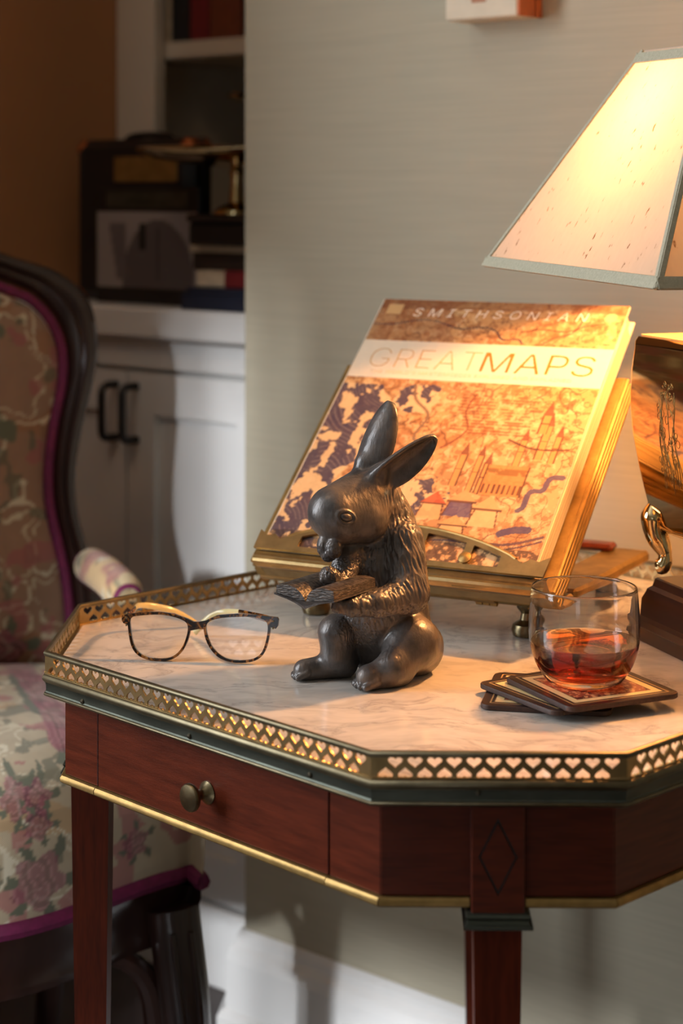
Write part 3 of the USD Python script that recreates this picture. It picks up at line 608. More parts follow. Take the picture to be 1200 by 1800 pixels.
# legs with block, diamond, brass collar
def leg(seg):
    p0, p1 = OCT[seg], OCT[(seg + 1) % 8]; mid = T3([(p0 + p1) / 2], 0)[0]
    ax = T3([p1], 0)[0] - T3([p0], 0)[0]; ax /= np.linalg.norm(ax); an = np.cross(ax, Z3)     # an: outwards
    o = mid - an * .0278
    sq = lambda h, z, d=0: [o + ax * a * h + an * b * h + Z3 * z for a, b in ((-1, -1), (1, -1), (1, 1), (-1, 1))]
    lg = obj('leg', loft([sq(.0085, 0.0), sq(.0090, .004), sq(.0166, .5955)]), M['leg_wood'], table, smooth=False)
    blk = frame_box(o, ax, an, Z3, (-.0183, -.0183, .6035), (.0183, .0195, .6805), .0008)
    dia = sg.Polygon([(0, .0268), (.0135, 0), (0, -.0268), (-.0135, 0)]); ring = dia.difference(dia.buffer(-.0016, join_style=2))
    zc = .6455
    cut = prism(ring, .0172, .030, o + Z3 * zc, ax, Z3, an)
    def man(m): v, f = tri(m); mm = trimesh.Trimesh(v, f, process=True); return m3.Manifold(m3.Mesh(np.float32(mm.vertices), np.uint32(mm.faces)))
    bm = man(blk); cm = man(cut)
    res = (bm - cm) if bm.status() == m3.Error.NoError and cm.status() == m3.Error.NoError else bm
    bk = obj('leg_block', res, M['mahogany'], lg, smooth=False)
    obj('diamond_inlay', prism(ring, .0165, .0184, o + Z3 * zc, ax, Z3, an), M['ink'], lg, smooth=False)
    rr = lambda h, z: [o + ax * a * h + an * (b * h + .0006) + Z3 * z for a, b in ((-1, -1), (1, -1), (1, 1), (-1, 1))]
    obj('collar', loft([rr(.0172, .5945), rr(.0200, .5958), rr(.0236, .5972), rr(.0238, .5990), rr(.0212, .6003), rr(.0207, .6025), rr(.0222, .6050), rr(.0214, .6068), rr(.0186, .6074)]), M['green_brass'], lg, smooth=False, label='greenish brass collar')
for seg in (1, 3, 5, 7): leg(seg)
# ------------------------------------------------------------------ book stand and the book on it
SPSI, SL = .489, .865
SD = A([math.cos(SPSI), -math.sin(SPSI), 0]); SB = A([math.sin(SPSI), math.cos(SPSI), 0])
SU = Z3 * math.cos(SL) + SB * math.sin(SL); SN = -SB * math.cos(SL) + Z3 * math.sin(SL)
BK0 = A([-.069, 1.72, .781])                     # lower left corner of the book's cover
BW, BH, BT = .269, .321, .024
def S3(p, n=0): p = np.atleast_2d(A(p, float)); return BK0 + p[:, :1] * SD + p[:, 1:2] * SU + (n if np.ndim(n) == 0 else A(n)[:, None]) * SN
def sbox(lo, hi, c=.001): return frame_box(BK0, SD, SU, SN, lo, hi, c)
def suv(px, n=0):
    q = A([onplane(x, y, BK0 + SN * n, SN) for x, y in px]) - BK0; return np.stack([q @ SD, q @ SU], 1)
fl, fr = A([-.024, 1.752, 0]), A([.167, 1.662, 0])
stand = thing('book_stand', 'brass and wood book easel with a pierced lip and bun feet on the marble', 'book stand', (fl + fr) / 2 + SB * .1 + Z3 * MZ)
# reeded board behind the book
bl = suv([(612, 645), (1097, 682), (1004, 1004), (457, 985)], -BT - .012)
x0, x1, y0_, y1_ = min(bl[0, 0], bl[3, 0]), max(bl[1, 0], bl[2, 0]), -.012, float(bl[:2, 1].mean())
x0, x1 = -.022, BW + .010
obj('easel_board', sbox((x0, y0_, -BT - .024), (x1, y1_, -BT - .0015), .002), M['gilt'], stand, smooth=False)
for sx in (x0, x1):
    for j in range(4):
        n0 = -BT - .0025 - j * .0058
        obj('reeding', tube([S3([[sx, y0_ + .002]], n0 - .002)[0], S3([[sx, y1_ - .002]], n0 - .002)[0]], .0029, 10), M['gilt'], stand)
# ledge: level moulded tray under the book
Lx0, Lx1 = -.004, BW + .012
LZ = BK0[2] - .0135
def L3(x, f, z): return A([BK0[0], BK0[1], 0]) + SD * x - SB * f + Z3 * z      # f: towards the viewer
sec = [(f_, BK0[2] + z_) for f_, z_ in ((.0132, -.0113), (.0165, -.0135), (.0185, -.0147), (.0185, -.0165), (.0205, -.0175), (.0215, -.0200), (.0200, -.0223), (.0165, -.0230), (.0150, -.0260), (.0040, -.0300), (-.0040, -.0380), (-.0066, -.0346))]
obj('ledge', loft([[L3(x, f, z) for f, z in sec] for x in (Lx0, Lx1)]), M['brass'], stand, smooth=25)
# pierced lip before the book: outline and openings
def arch(cx, w, h, y, n=16): t = np.linspace(0, PI, n); return [(cx - w / 2 * math.cos(a), y + h * math.sin(a)) for a in t]
Wl = x1 - x0
x0, x1 = -.006, BW + .012; Wl = x1 - x0
LY = -.0175
topl = [(x0, LY), (x0 - .001, .004), (x0 + .008, -.002), (x0 + .016, .000), (x0 + .023, -.005), (x0 + .03, -.001)] + [(x0 + .03 + (Wl - .06) * t, -.001 + .026 * math.sin(PI * t) ** .8) for t in np.linspace(.03, .97, 40)] + [(x1 - .03, -.001), (x1 - .023, -.005), (x1 - .016, .000), (x1 - .008, -.002), (x1 + .001, .004), (x1, LY)]
lip = sg.Polygon(topl)
holes = []
for cx, w, h, y in ((.12, .05, .012, .004), (.5, .10, .018, .006), (.88, .05, .012, .004)): pass
for t0, t1, lo in ((.06, .19, -.0125), (.22, .40, -.0125), (.44, .56, -.0125), (.60, .78, -.0125), (.81, .94, -.0125)):
    ts = np.linspace(t0, t1, 14); up = [(x0 + .03 + (Wl - .06) * t, -.001 + .026 * math.sin(PI * t) ** .8 - .0055) for t in ts]
    dn = [(x0 + .03 + (Wl - .06) * t, lo) for t in ts[::-1]]
    holes.append(sg.Polygon(up + dn).buffer(-.0015).buffer(.0010))
for cx in (x0 + .03 + (Wl - .06) * .22, x0 + .03 + (Wl - .06) * .78, x0 + .03 + (Wl - .06) * .415, x0 + .03 + (Wl - .06) * .585): pass
lip = lip.difference(so.unary_union(holes))
pl = obj('pierced_lip', prism(lip, .0012, .0036, BK0, SD, SU, SN), M['brass'], stand, smooth=False)
rim = [(x, y) for x, y in topl[5:-5]]
obj('lip_edge', tube(S3(rim, .0026), .0017, 8), M['gilt'], pl)
for t in (.205, .795):
    obj('rosette', lathe([(.006, 0), (.006, .0015), (.003, .003), (.0003, .0034)], 16, S3([[x0 + .03 + (Wl - .06) * t, -.006]], .0036)[0], SN), M['gilt'], pl)
# base frame on bun feet
FZ = MZ + .030
def bar(o0, o1, w, z0, z1, name, m='brass', c=.003):
    t = o1 - o0; L_ = np.linalg.norm(t[:2]); t = A([t[0], t[1], 0]) / L_; s_ = np.cross(Z3, t)
    return obj(name, frame_box(A([o0[0], o0[1], 0]), t, s_, Z3, (0, -w / 2, z0), (L_, w / 2, z1), c), M[m], stand, smooth=False)
bar(fl - SD * .055, fr + SD * .040, .034, FZ, FZ + .0085, 'base_rail')
bar(fl - SD * .050, fr + SD * .036, .024, FZ + .0087, FZ + .0155, 'base_rail')
bar(fr + SD * .018 + SB * .0185, fr + SD * .018 + SB * .225, .044, FZ + .001, FZ + .0125, 'base_side', 'gilt')
bar(fl + SB * .0185, fl + SB * .225, .034, FZ + .001, FZ + .013, 'base_side', 'gilt')
bar(fl + SB * .205 - SD * .01, fr + SB * .205 + SD * .01, .022, FZ + .0127, FZ + .020, 'base_cross_bar', 'mahogany')
for p in (fl, fr, fl + SB * .21, fr + SB * .215):
    obj('bun_foot', lathe([(.006, MZ + .0002), (.0125, MZ + .001), (.0140, MZ + .006), (.0125, MZ + .011), (.0060, MZ + .015), (.0052, MZ + .021), (.0090, MZ + .026), (.0095, FZ)], 28, A([p[0], p[1], 0])), M['knob'], stand)
# strut that props the board, and two hinges that join ledge and base
st0 = S3([[BW / 2, .18]], -BT - .026)[0]; st1 = (fl + fr) / 2 + SB * .205 + Z3 * (FZ + .019)
obj('prop', tube([st0, st1], .006, 10), M['brass'], stand)
for t in (.10, .74):
    hx = Lx0 + (Lx1 - Lx0) * t
    hp = L3(hx, .0160, LZ - .0100); dq = (fl + fr) / 2 + SD * np.dot(hp - (fl + fr) / 2, SD) - SB * .0185; dn = A([dq[0], dq[1], FZ + .002])
    q = np.stack([hp - SD * .011, hp + SD * .011, dn + SD * .011, dn - SD * .011]); nn = np.cross(q[1] - q[0], q[3] - q[0]); nn /= np.linalg.norm(nn)
    h = obj('hinge', loft([q - nn * .0012, q + nn * .0012]), M['gilt'], stand, smooth=False)
    for e in (-.007, 0, .007): obj('knuckle', tube([dn + SD * (e - .003), dn + SD * (e + .003)], .0028, 10), M['gilt'], h)

# the book
book = thing('map_book', 'large book of old maps with a cream title band, propped on the brass book stand', 'book', S3([[BW / 2, 0]], -BT / 2)[0])
obj('page_block', sbox((.004, -.014, -BT + .003), (BW - .004, BH - .004, -.0030), .0006), M['pages'], book, smooth=False)
obj('back_cover', sbox((0, -.016, -BT), (BW, BH, -BT + .0028), .0008), M['cover_cream'], book, smooth=False)
obj('spine', sbox((-.0012, -.016, -BT), (.0015, BH, 0), .0006), M['cover_cream'], book, smooth=False)
obj('front_board', sbox((0, -.016, -.0030), (BW, BH, -.0003), .0004), M['cover_cream'], book, smooth=False)
obj('jacket_flap', sbox((BW - .030, -.013, -BT + .0034), (BW + .0008, BH - .02, -.0034), .0006), M['pages'], book, smooth=False)
NU, NV = 330, 394
(g, a, b_) = sculpt(lambda a, b: S3(np.stack([a * BW, b * (BH + .016) - .016], 1), .0), NU, NV)
def map_print(u, v):
    P = np.stack([u * BW, v * BH, np.zeros_like(u)], 1)
    n_big = meshkit.fbm(P * 14 + 5, 4, 1); n_mid = meshkit.fbm(P * 55 + 2, 4, 2); n_fine = meshkit.fbm(P * 210, 3, 3)
    c = A(srgb(216, 178, 130))[None] * (.86 + .28 * n_mid)[:, None]
    def put(m, col, k=1.0): k = np.broadcast_to(np.asarray(k, float), u.shape)[m][:, None]; c[m] = c[m] * (1 - k) + A(srgb(*col)) * k
    put(n_big > .53, (206, 158, 104), .55); put((n_mid > .60), (168, 108, 66), .55); put(n_fine > .62, (140, 84, 50), .55); put(n_fine < .33, (240, 216, 176), .5)
    # thin inked lines
    for sc_, seed, w in ((26, 11, .006), (40, 12, .008), (18, 13, .005)):
        nn = meshkit.fbm(P * sc_ + 40, 3, seed); put(abs(nn - .5) < w, (116, 72, 52), .7)
    # seas: deep violet blue with pale islands, on the left and one patch in the middle
    def sea(m, seed):
        isl = meshkit.fbm(P * 95 + 8, 4, seed); wv = np.sin(P[:, 0] * 900 + P[:, 1] * 1000 + 44 * meshkit.fbm(P * 22, 2, seed + 1))
        k = m & (isl < .53)
        put(k, (64, 62, 92), .92); put(k & (wv > .62) & (n_mid > .42), (150, 136, 136), .5); put(m & (isl >= .53) & (isl < .548), (92, 70, 80), .8); put(m & (isl >= .548), (232, 206, 164), .8)
    edge = .27 + .16 * (n_big - .5) * 3 - .10 * (v - .3)
    sea((u < edge) & (v < .62) & (u < .31 + .25 * np.maximum(0, .14 - v) / .14), 21)
    sea((((u - .50) / .095) ** 2 + ((v - .185) / .075) ** 2 < 1 + 2.2 * (n_mid - .5)), 25)
    sea((((u - .33) / .10) ** 2 + ((v - .56) / .06) ** 2 < 1 + 2 * (n_mid - .5)), 27)
    def stroke(pts, w, col, k=.9, n=60):
        q = spline(pts, n); d = np.full(len(u), 9.0)
        lo, hi = q.min(0) - .03, q.max(0) + .03; m = (u > lo[0]) & (u < hi[0]) & (v > lo[1]) & (v < hi[1]); idx = np.nonzero(m)[0]
        P2 = np.stack([u[idx] * BW, v[idx] * BH], 1); Q = q * [BW, BH]
        dd = np.min(np.hypot(P2[:, None, 0] - Q[None, :, 0], P2[:, None, 1] - Q[None, :, 1]), 1)
        hit = idx[dd < w]; c[hit] = c[hit] * (1 - k) + A(srgb(*col)) * k
    # band above the title: dark hills left, rivers
    up = v > .815
    put(up & (u + n_big * .5 < .62), (150, 92, 62), .45); put(up & (v > .955 + .05 * (n_big - .5)), (120, 70, 48), .5)
    stroke([(.01, .885), (.10, .888), (.20, .910), (.30, .895), (.38, .875), (.47, .885), (.53, .862), (.56, .835), (.62, .838), (.64, .822)], .0013, (60, 52, 74))
    stroke([(.62, .868), (.70, .885), (.80, .880), (.86, .905), (.93, .915)], .0009, (96, 60, 50)); stroke([(.72, .82), (.76, .85), (.82, .875), (.84, .93)], .0009, (96, 64, 60))
    # writing in faint lines, towers, tents, rivers below
    for r in range(13): put((abs(v - (.595 - r * .0125)) < .0026) & (u > .50) & (u < .80 + .03 * math.sin(r * 2.1)) & (n_fine > .44), (132, 84, 58), .75)
    def tower(x, y, w, h):
        put((abs(u - x) < w) & (v > y) & (v < y + h), (214, 158, 98), .9); put((abs(abs(u - x) - w) < .0022) & (v > y) & (v < y + h), (92, 56, 44), .9)
        put((v > y + h) & (v < y + h + w * 4) & (abs(u - x) < w * 1.3 * (1 - (v - y - h) / (w * 4))), (128, 74, 56), .9); put((abs(v - y - h * .55) < .002) & (abs(u - x) < w), (92, 56, 44), .8)
    for x, y, w, h in ((.60, .24, .013, .12), (.665, .22, .011, .14), (.70, .22, .012, .11), (.80, .33, .012, .10), (.87, .36, .014, .13), (.92, .35, .012, .10), (.85, .46, .016, .07)): tower(x, y, w, h)
    put((abs(u - .78) < .075) & (v > .215) & (v < .33), (206, 142, 84), .85)
    for k in range(8): put((abs(u - (.715 + k * .019)) < .0045) & (v > .225) & (v < .258), (92, 54, 44), .85)
    put((abs(u - .78) < .075) & (abs(v - .305) < .012) & (n_fine > .4), (130, 96, 58), .8); put((abs(abs(u - .78) - .075) < .003) & (v > .215) & (v < .33), (92, 56, 44), .9)
    def tent(x, y, w, h, col, skirt):
        t = (v - y) / h; put((t > 0) & (t < .55) & (abs(u - x) < w * (1.05 - .45 * t)), skirt, .85); put((t >= .55) & (t < 1) & (abs(u - x) < w * 1.1 * (1 - (t - .55) / .45) + .002), col, .9)
        put((t > 0) & (t < .55) & (abs(abs(u - x) - w * (1.05 - .45 * t)) < .0025), (100, 58, 46), .9); put((abs(t - .55) < .03) & (abs(u - x) < w * 1.1), (100, 58, 46), .9)
    for x, y, w, h, col, sk in ((.56, .115, .045, .10, (186, 92, 62), (226, 184, 130)), (.66, .13, .050, .10, (206, 168, 120), (84, 78, 122)), (.76, .10, .050, .115, (214, 178, 128), (232, 196, 146)), (.66, .055, .05, .08, (210, 170, 116), (230, 190, 138))): tent(x, y, w, h, col, sk)
    stroke([(.985, .30), (.94, .29), (.93, .25), (.89, .24), (.885, .19), (.87, .17)], .0028, (78, 72, 110)); stroke([(.84, .085), (.88, .10), (.93, .105)], .004, (78, 72, 110))
    stroke([(.58, .055), (.72, .062), (.84, .045), (.99, .085)], .0016, (88, 66, 84)); stroke([(.55, .03), (.70, .045), (.85, .03), (.99, .07)], .0012, (88, 66, 84))
    stroke([(.74, .43), (.84, .40), (.97, .405)], .0012, (96, 60, 50)); stroke([(.30, .62), (.33, .56), (.40, .50), (.38, .42), (.46, .36)], .0016, (140, 110, 90)); stroke([(.55, .60), (.54, .52), (.57, .46), (.50, .38)], .0012, (140, 84, 60))
    # foot: dark hatched hills
    ft = v < .034 + .02 * (n_big - .5) * 2; put(ft & (n_fine + .25 * (n_mid - .5) > .47), (60, 48, 50), .75)
    # emblem upper left and right
    put((abs(u - .065) < .032) & (abs(v - .955) < .022), (226, 190, 138), .9); put(np.hypot((u - .945) * BW, (v - .945) * BH) < .0065, (232, 206, 160), .8)
    band = (v > .648) & (v < .812); c[band] = A(srgb(246, 240, 226)) * (.97 + .05 * n_fine[band])[:, None]
    return np.clip(c * [.80, .72, .63], 0, 1)
cov = obj('front_cover', g, M['print'], book, color=map_print(a, (b_ * (BH + .016) - .016) / BH))
def letters(text, height, width, uv, material, name, thin=0., spread=None, slant=0.):
    """Flat printed lettering; thin takes that much off every side of the strokes."""
    gs, xx = [], 0
    for ch in (text if spread else [text]):
        m = meshkit.text_mesh(ch, height, .001); tt_ = m.vertices[m.faces][m.face_normals[:, 2] > .9][:, :, :2]
        p = so.unary_union([sg.Polygon(q) for q in tt_]).buffer(1e-6)
        p = shapely.affinity.translate(p, xx - p.bounds[0], 0); xx = p.bounds[2] + (spread or 0); gs.append(p.buffer(-thin).simplify(1e-5))
    p = so.unary_union(gs); p = shapely.affinity.scale(shapely.affinity.translate(p, -p.bounds[0], 0), width / (p.bounds[2] - p.bounds[0]), 1, origin=(0, 0))
    p = shapely.affinity.skew(p, math.degrees(math.atan(slant)), 0, origin=(0, 0))
    p = sg.MultiPolygon([g for g in getattr(p, 'geoms', [p]) if g.area > 1e-9])
    obj(name, prism(shapely.affinity.translate(p, uv[0] * BW, uv[1] * BH), .00006, .0003, BK0, SD, SU, SN), material, cov, smooth=False)
M['tan_ink'] = plain('tan_ink', srgb(206, 168, 116), .5, var=.05); M['gold_ink'] = plain('gold_ink', srgb(176, 112, 36), .5, var=.1); M['pale_ink'] = plain('pale_ink', srgb(244, 232, 212), .5, var=.02); M['faint_ink'] = plain('faint_ink', srgb(222, 200, 164), .5, var=.05)
letters('SMITHSONIAN', .0115, .70 * BW, (.15, .925), M['pale_ink'], 'publisher_lettering', thin=.00022, spread=.0075, slant=.18)
letters('GREAT', .0270, .445 * BW, (.062, .694), M['tan_ink'], 'title_lettering', thin=.00105)
letters('MAPS', .0270, .43 * BW, (.520, .694), M['gold_ink'], 'title_lettering', thin=.00055)
letters("THE WORLD'S MASTERPIECES EXPLORED AND EXPLAINED", .0042, .80 * BW, (.085, .668), M['faint_ink'], 'subtitle_lettering')

# ------------------------------------------------------------------ lamp
E1 = A([math.sin(LAMP_YAW), -math.cos(LAMP_YAW), 0]); E2 = A([math.cos(LAMP_YAW), math.sin(LAMP_YAW), 0])
lamp = thing('table_lamp', 'polished square brass table lamp with a silk pyramid shade on a dark plinth, lit', 'lamp', LAMP + Z3 * MZ)
def sqr(a, z, r=.1, n=5):
    """rounded square ring of half side a; r is the corner's share"""
    out = []
    for cx, cy, s0 in ((1, 1, 0), (-1, 1, 1), (-1, -1, 2), (1, -1, 3)):
        for t in np.linspace(0, PI / 2, n):
            an = s0 * PI / 2 + t; out.append((cx * a * (1 - r) + a * r * math.cos(an), cy * a * (1 - r) + a * r * math.sin(an)))
    out = A(out); return LAMP + out[:, :1] * E1 + out[:, 1:] * E2 + Z3 * z
PZ = .7585
obj('plinth', loft([sqr(.0605, MZ, .04), sqr(.0605, MZ + .012, .04), sqr(.0630, MZ + .014, .04), sqr(.0630, MZ + .020, .04), sqr(.0600, MZ + .023, .04), sqr(.0590, MZ + .038, .04), sqr(.0565, MZ + .044, .05), sqr(.0555, MZ + .047, .05), sqr(.0520, MZ + .050, .05), sqr(.0505, PZ - .001, .06), sqr(.0490, PZ, .06)]), M['plinth_wood'], lamp, smooth=25)
prof = [(.0440, .799), (.0490, .802), (.0525, .812), (.0560, .8265), (.0605, .850), (.0632, .868), (.0662, .892), (.0674, .916), (.0668, .940), (.0648, .960), (.0634, .9722), (.0622, .9728)]
zs = np.linspace(.799, .9728, 44); from scipy.interpolate import PchipInterpolator
pr = PchipInterpolator([z for a_, z in prof], [a_ for a_, z in prof])
vase = obj('vase_body', loft([sqr(float(pr(z)), z, .10, 6) for z in zs]), M['polished'], lamp, smooth=40)
obj('vase_rim', loft([sqr(.0600, .9729, .1), sqr(.0600, .9745, .1), sqr(.030, .9752, .3), sqr(.012, .985, .9), sqr(.010, 1.02, 1.), sqr(.008, 1.05, 1.)]), M['satin_brass'], lamp, smooth=40)
for i1 in (-1, 1):
    for i2 in (-1, 1):
        o = LAMP + (E1 * i1 + E2 * i2) * .0; dg = (E1 * i1 + E2 * i2) / math.sqrt(2)
        pth = spline([o + dg * .0690 + Z3 * .8270, o + dg * .0715 + Z3 * .812, o + dg * .0680 + Z3 * .795, o + dg * .0610 + Z3 * .779, o + dg * .0635 + Z3 * .7695, o + dg * .0680 + Z3 * .7672], 28)
        obj('claw_foot', tube(pth, np.interp(np.linspace(0, 1, 28), [0, .2, .5, .7, .88, 1], [.004, .0120, .0100, .0058, .0082, .0062]), 14), M['polished'], lamp)
# engraved plants on the two faces in view
def on_face(s, z, f): return LAMP + (-E2 if f == 0 else E1) * (pr(z) + .00005) + (E1 if f == 0 else E2) * s + Z3 * z
for f in (0, 1):
    lines = []
    for k in range(9):
        s0 = -.012 + .004 * k; zz0 = .845 + .004 * rng.random()
        ss = np.linspace(0, 1, 14); h_ = .05 + .035 * rng.random(); bend = (rng.random() - .5) * .03
        lines.append(tube([on_face(s0 + bend * q ** 2 + .002 * math.sin(q * 9), zz0 + h_ * q, f) for q in ss], .00035, 5))
        for r in range(7):
            q = rng.random(); s1 = s0 + bend * q ** 2; z1 = zz0 + h_ * q; an = rng.random() * 2 * PI; rr_ = .0018 + .002 * rng.random()
            lines.append(tube([on_face(s1 + rr_ * (1 - math.cos(t)) * math.cos(an), z1 + rr_ * math.sin(t) + .001 * math.sin(an), f) for t in np.linspace(0, 2 * PI, 9)], .0003, 4))
    for k in range(26):
        an = rng.random() * 2 * PI; d_ = .011 * math.sqrt(rng.random()); s1, z1 = .004 + d_ * math.cos(an), .930 + .8 * d_ * math.sin(an)
        lines.append(tube([on_face(s1 + .0016 * math.cos(t), z1 + .0016 * math.sin(t), f) for t in np.linspace(0, 2 * PI, 9)], .0003, 4))
    obj('engraving', cat(lines), M['dull_brass'], vase, label='engraved flower spray')
# shade: four silk panels, braid along every edge; the frame sits a degree out of level
from scipy.spatial.transform import Rotation
TILT = Rotation.from_rotvec([.012, .015, 0]).as_matrix()
SC, SZ, SS, ST, SHh = LAMP, 1.0285, .332, .120, .1975
def SHD(a, b, t, out=0.0):  # a, b in -1..1, t height share
    h_ = (SS * (1 - t) + ST * t) / 2 + out
    return SC + Z3 * SZ + TILT @ ((E1 * a + E2 * b) * h_ + Z3 * SHh * t)
shade = obj('shade_frame', cat([tube([SHD(-1, -1, .001, -.002), SHD(1, -1, .001, -.002), SHD(1, 1, .001, -.002), SHD(-1, 1, .001, -.002), SHD(-1, -1, .001, -.002)], .0015, 6), tube([SHD(-1, -1, .99, -.002), SHD(1, -1, .99, -.002), SHD(1, 1, .99, -.002), SHD(-1, 1, .99, -.002), SHD(-1, -1, .99, -.002)], .0015, 6),
                                tube([SHD(-1, 0, .985, -.003), SC + Z3 * (SZ + SHh * .93), SHD(1, 0, .985, -.003)], .0015, 6), tube([LAMP + Z3 * 1.05, SC + Z3 * (SZ + SHh * .94)], .0022, 6)]), M['brass'], lamp)
cs4 = [(-1, -1), (1, -1), (1, 1), (-1, 1)]
for k in range(4):
    (a0, b0), (a1, b1) = cs4[k], cs4[(k + 1) % 4]
    ts = np.linspace(0, 1, 12)
    outer = [[SHD(a0 + (a1 - a0) * s_, b0 + (b1 - b0) * s_, t) for s_ in np.linspace(0, 1, 12)] for t in ts]
    m_ = loft(outer, closed=False, caps=False)
    obj('shade_panel', m_, M['silk_a' if k in (0, 2) else 'silk_b'], shade, smooth=False)
def tape(p0, p1, n, w, name='braid'):
    t = p1 - p0; L_ = np.linalg.norm(t); t /= L_; n = n - t * np.dot(n, t); n /= np.linalg.norm(n); s_ = np.cross(n, t)
    return frame_box(p0, t, s_, n, (0, -w / 2, -.0006), (L_, w / 2, .0012), .0004)
slope = math.atan2((SS - ST) / 2, SHh)
for k in range(4):
    (a0, b0), (a1, b1) = cs4[k], cs4[(k + 1) % 4]; nrm = {0: -E2, 1: E1, 2: E2, 3: -E1}[k] * math.cos(slope) + Z3 * math.sin(slope)
    tw = .0034
    obj('braid', tape(SHD(a0, b0, .022, .001), SHD(a1, b1, .022, .001), nrm, .0105), M['shade_tape'], shade, smooth=False)
    obj('braid', tape(SHD(a0, b0, .965, .001), SHD(a1, b1, .965, .001), nrm, .0105), M['shade_tape'], shade, smooth=False)
    for (aa, bb, sg_) in ((a0, b0, 1), (a1, b1, -1)):
        e = (E1 * (a1 - a0) + E2 * (b1 - b0)) / 2 * sg_
        obj('braid', tape(SHD(aa, bb, 0, .0006) + e * .0022, SHD(aa, bb, 1, .0006) + e * .0022, nrm, .0046), M['shade_tape'], shade, smooth=False)
BULB = LAMP + Z3 * 1.098
obj('socket', lathe([(.008, 1.045), (.014, 1.047), (.014, 1.070), (.012, 1.072)], 20, LAMP), M['polished'], lamp)
obj('bulb', lathe([(.010, 1.0725), (.013, 1.078), (.016, 1.086), (.0135, 1.096), (.006, 1.108), (.0005, 1.112)], 20, LAMP), plain('frosted_bulb', (.9, .85, .75), .4), lamp)
lamp_bulb_light(lamp, A([0, 0, 1.098 - MZ]) + A([0, 0, .040]))

# ------------------------------------------------------------------ coasters and tumbler
def coaster(name, label, c, ang, z, hs=.0505, th=.0042):
    c3 = A([c[0], c[1], z]); ax = A([math.cos(ang), math.sin(ang), 0]); ay = np.cross(Z3, ax)
    t = thing(name, label, 'coaster', c3, 'coasters under the tumbler')
    sq = lambda h, r: sg.box(-h + r, -h + r, h - r, h - r).buffer(r, 6)
    ring = lambda h, r, zz: c3 + A(sq(h, r).exterior.coords)[:-1][:, :1] * ax + A(sq(h, r).exterior.coords)[:-1][:, 1:2] * ay + Z3 * zz
    obj('cork_body', loft([ring(hs - .0006, .008, 0), ring(hs, .0085, .0006), ring(hs, .0085, th - .0008), ring(hs - .0005, .008, th - .0002)]), M['bark'], t, smooth=40)
    nn = 56
    (g, a, b_) = sculpt(lambda a, b: c3 + ((a - .5) * 2 * (hs - .0012))[:, None] * ax + ((b - .5) * 2 * (hs - .0012))[:, None] * ay + Z3 * th, 110, 110)
    d = np.maximum(abs(a - .5), abs(b_ - .5)) * 2
    P = np.stack([a * 7 + c[0] * 90, b_ * 7, a * 0], 1); n_ = meshkit.fbm(P, 4, 3); nf = meshkit.fbm(P * 5, 3, 4)
    col = np.tile(A(srgb(40, 24, 22)), (len(a), 1))
    col[(d > .862) & (d < .885)] = srgb(196, 164, 110)
    col[(d < .80)] = srgb(232, 206, 150)
    pic = d < .655
    col[pic] = (A(srgb(150, 84, 58)) * (.7 + .6 * n_[pic])[:, None]); col[pic & (nf > .58)] = srgb(206, 160, 112); col[pic & (abs(n_ - .5) < .02)] = srgb(70, 36, 34); col[(d > .655) & (d < .67)] = srgb(90, 50, 36)
    v, f = g; keep = None
    rr = .0085; x_, y_ = abs((a - .5) * 2) * (hs - .0012), abs((b_ - .5) * 2) * (hs - .0012); hh = hs - .0012
    outc = (x_ > hh - rr) & (y_ > hh - rr) & (np.hypot(x_ - hh + rr, y_ - hh + rr) > rr)
    f = f[~outc[f].any(1)]; keep = np.unique(f); back = np.zeros(len(v), int); back[keep] = np.arange(len(keep)); v, f, col = v[keep], back[f], col[keep]
    obj('printed_face', (v, f), M['print'], t, color=col)
    return t
coaster('coaster', 'dark edged picture coaster lowest of the three under the tumbler', (.166, 1.462), math.radians(-11.6), MZ + .0002)
coaster('coaster', 'dark edged picture coaster in the middle of the three under the tumbler', (.177, 1.456), math.radians(32), MZ + .0047)
coaster('coaster', 'dark edged picture coaster topmost of the three, directly under the tumbler', (.196, 1.448), math.radians(24.8), MZ + .0092)
GC = A([.1915, 1.455, MZ + .0136])
t = thing('tumbler', 'clear round-bellied glass tumbler standing on the stacked coasters', 'glass', GC)
go = [(.0265, 0), (.0285, .0006), (.0300, .0022), (.0345, .008), (.0395, .0175), (.0428, .029), (.0438, .040), (.0436, .050), (.0428, .062), (.0416, .0745)]
gi = [(.0002, .0075), (.020, .0078), (.0295, .0105), (.0355, .0160), (.0400, .0245), (.0424, .034), (.0425, .046), (.0419, .060), (.0404, .0745)]
zz = np.linspace(0, .0745, 40); po = PchipInterpolator([h for r, h in go], [r for r, h in go]); pi_ = PchipInterpolator([h for r, h in gi[1:]], [r for r, h in gi[1:]])
pout = [(.0002, .0010), (.020, .0010), (.024, .0003)] + [(float(po(h)), h) for h in zz] ; pin = [(float(pi_(h)), h) for h in np.linspace(.0745, .0078, 34)] + [(.012, .0076), (.0002, .0075)]
lipc = [(.0414, .0752), (.0410, .0754), (.0406, .0752)]
obj('bowl', lathe(pout + lipc + pin, 96, GC), M['glass'], t, smooth=50)
lz = .0325
liq = [(.0002, .00745), (.012, .00755)] + [(float(pi_(h)) + .00012, h) for h in np.linspace(.0078, lz, 24)] + [(float(pi_(lz)) - .0012, lz - .0004), (.0002, lz - .0005)]
wk = obj('whisky', lathe(liq, 96, GC), M['whisky'], label='amber whisky filling the lower part of the glass', cat='whisky', smooth=50)

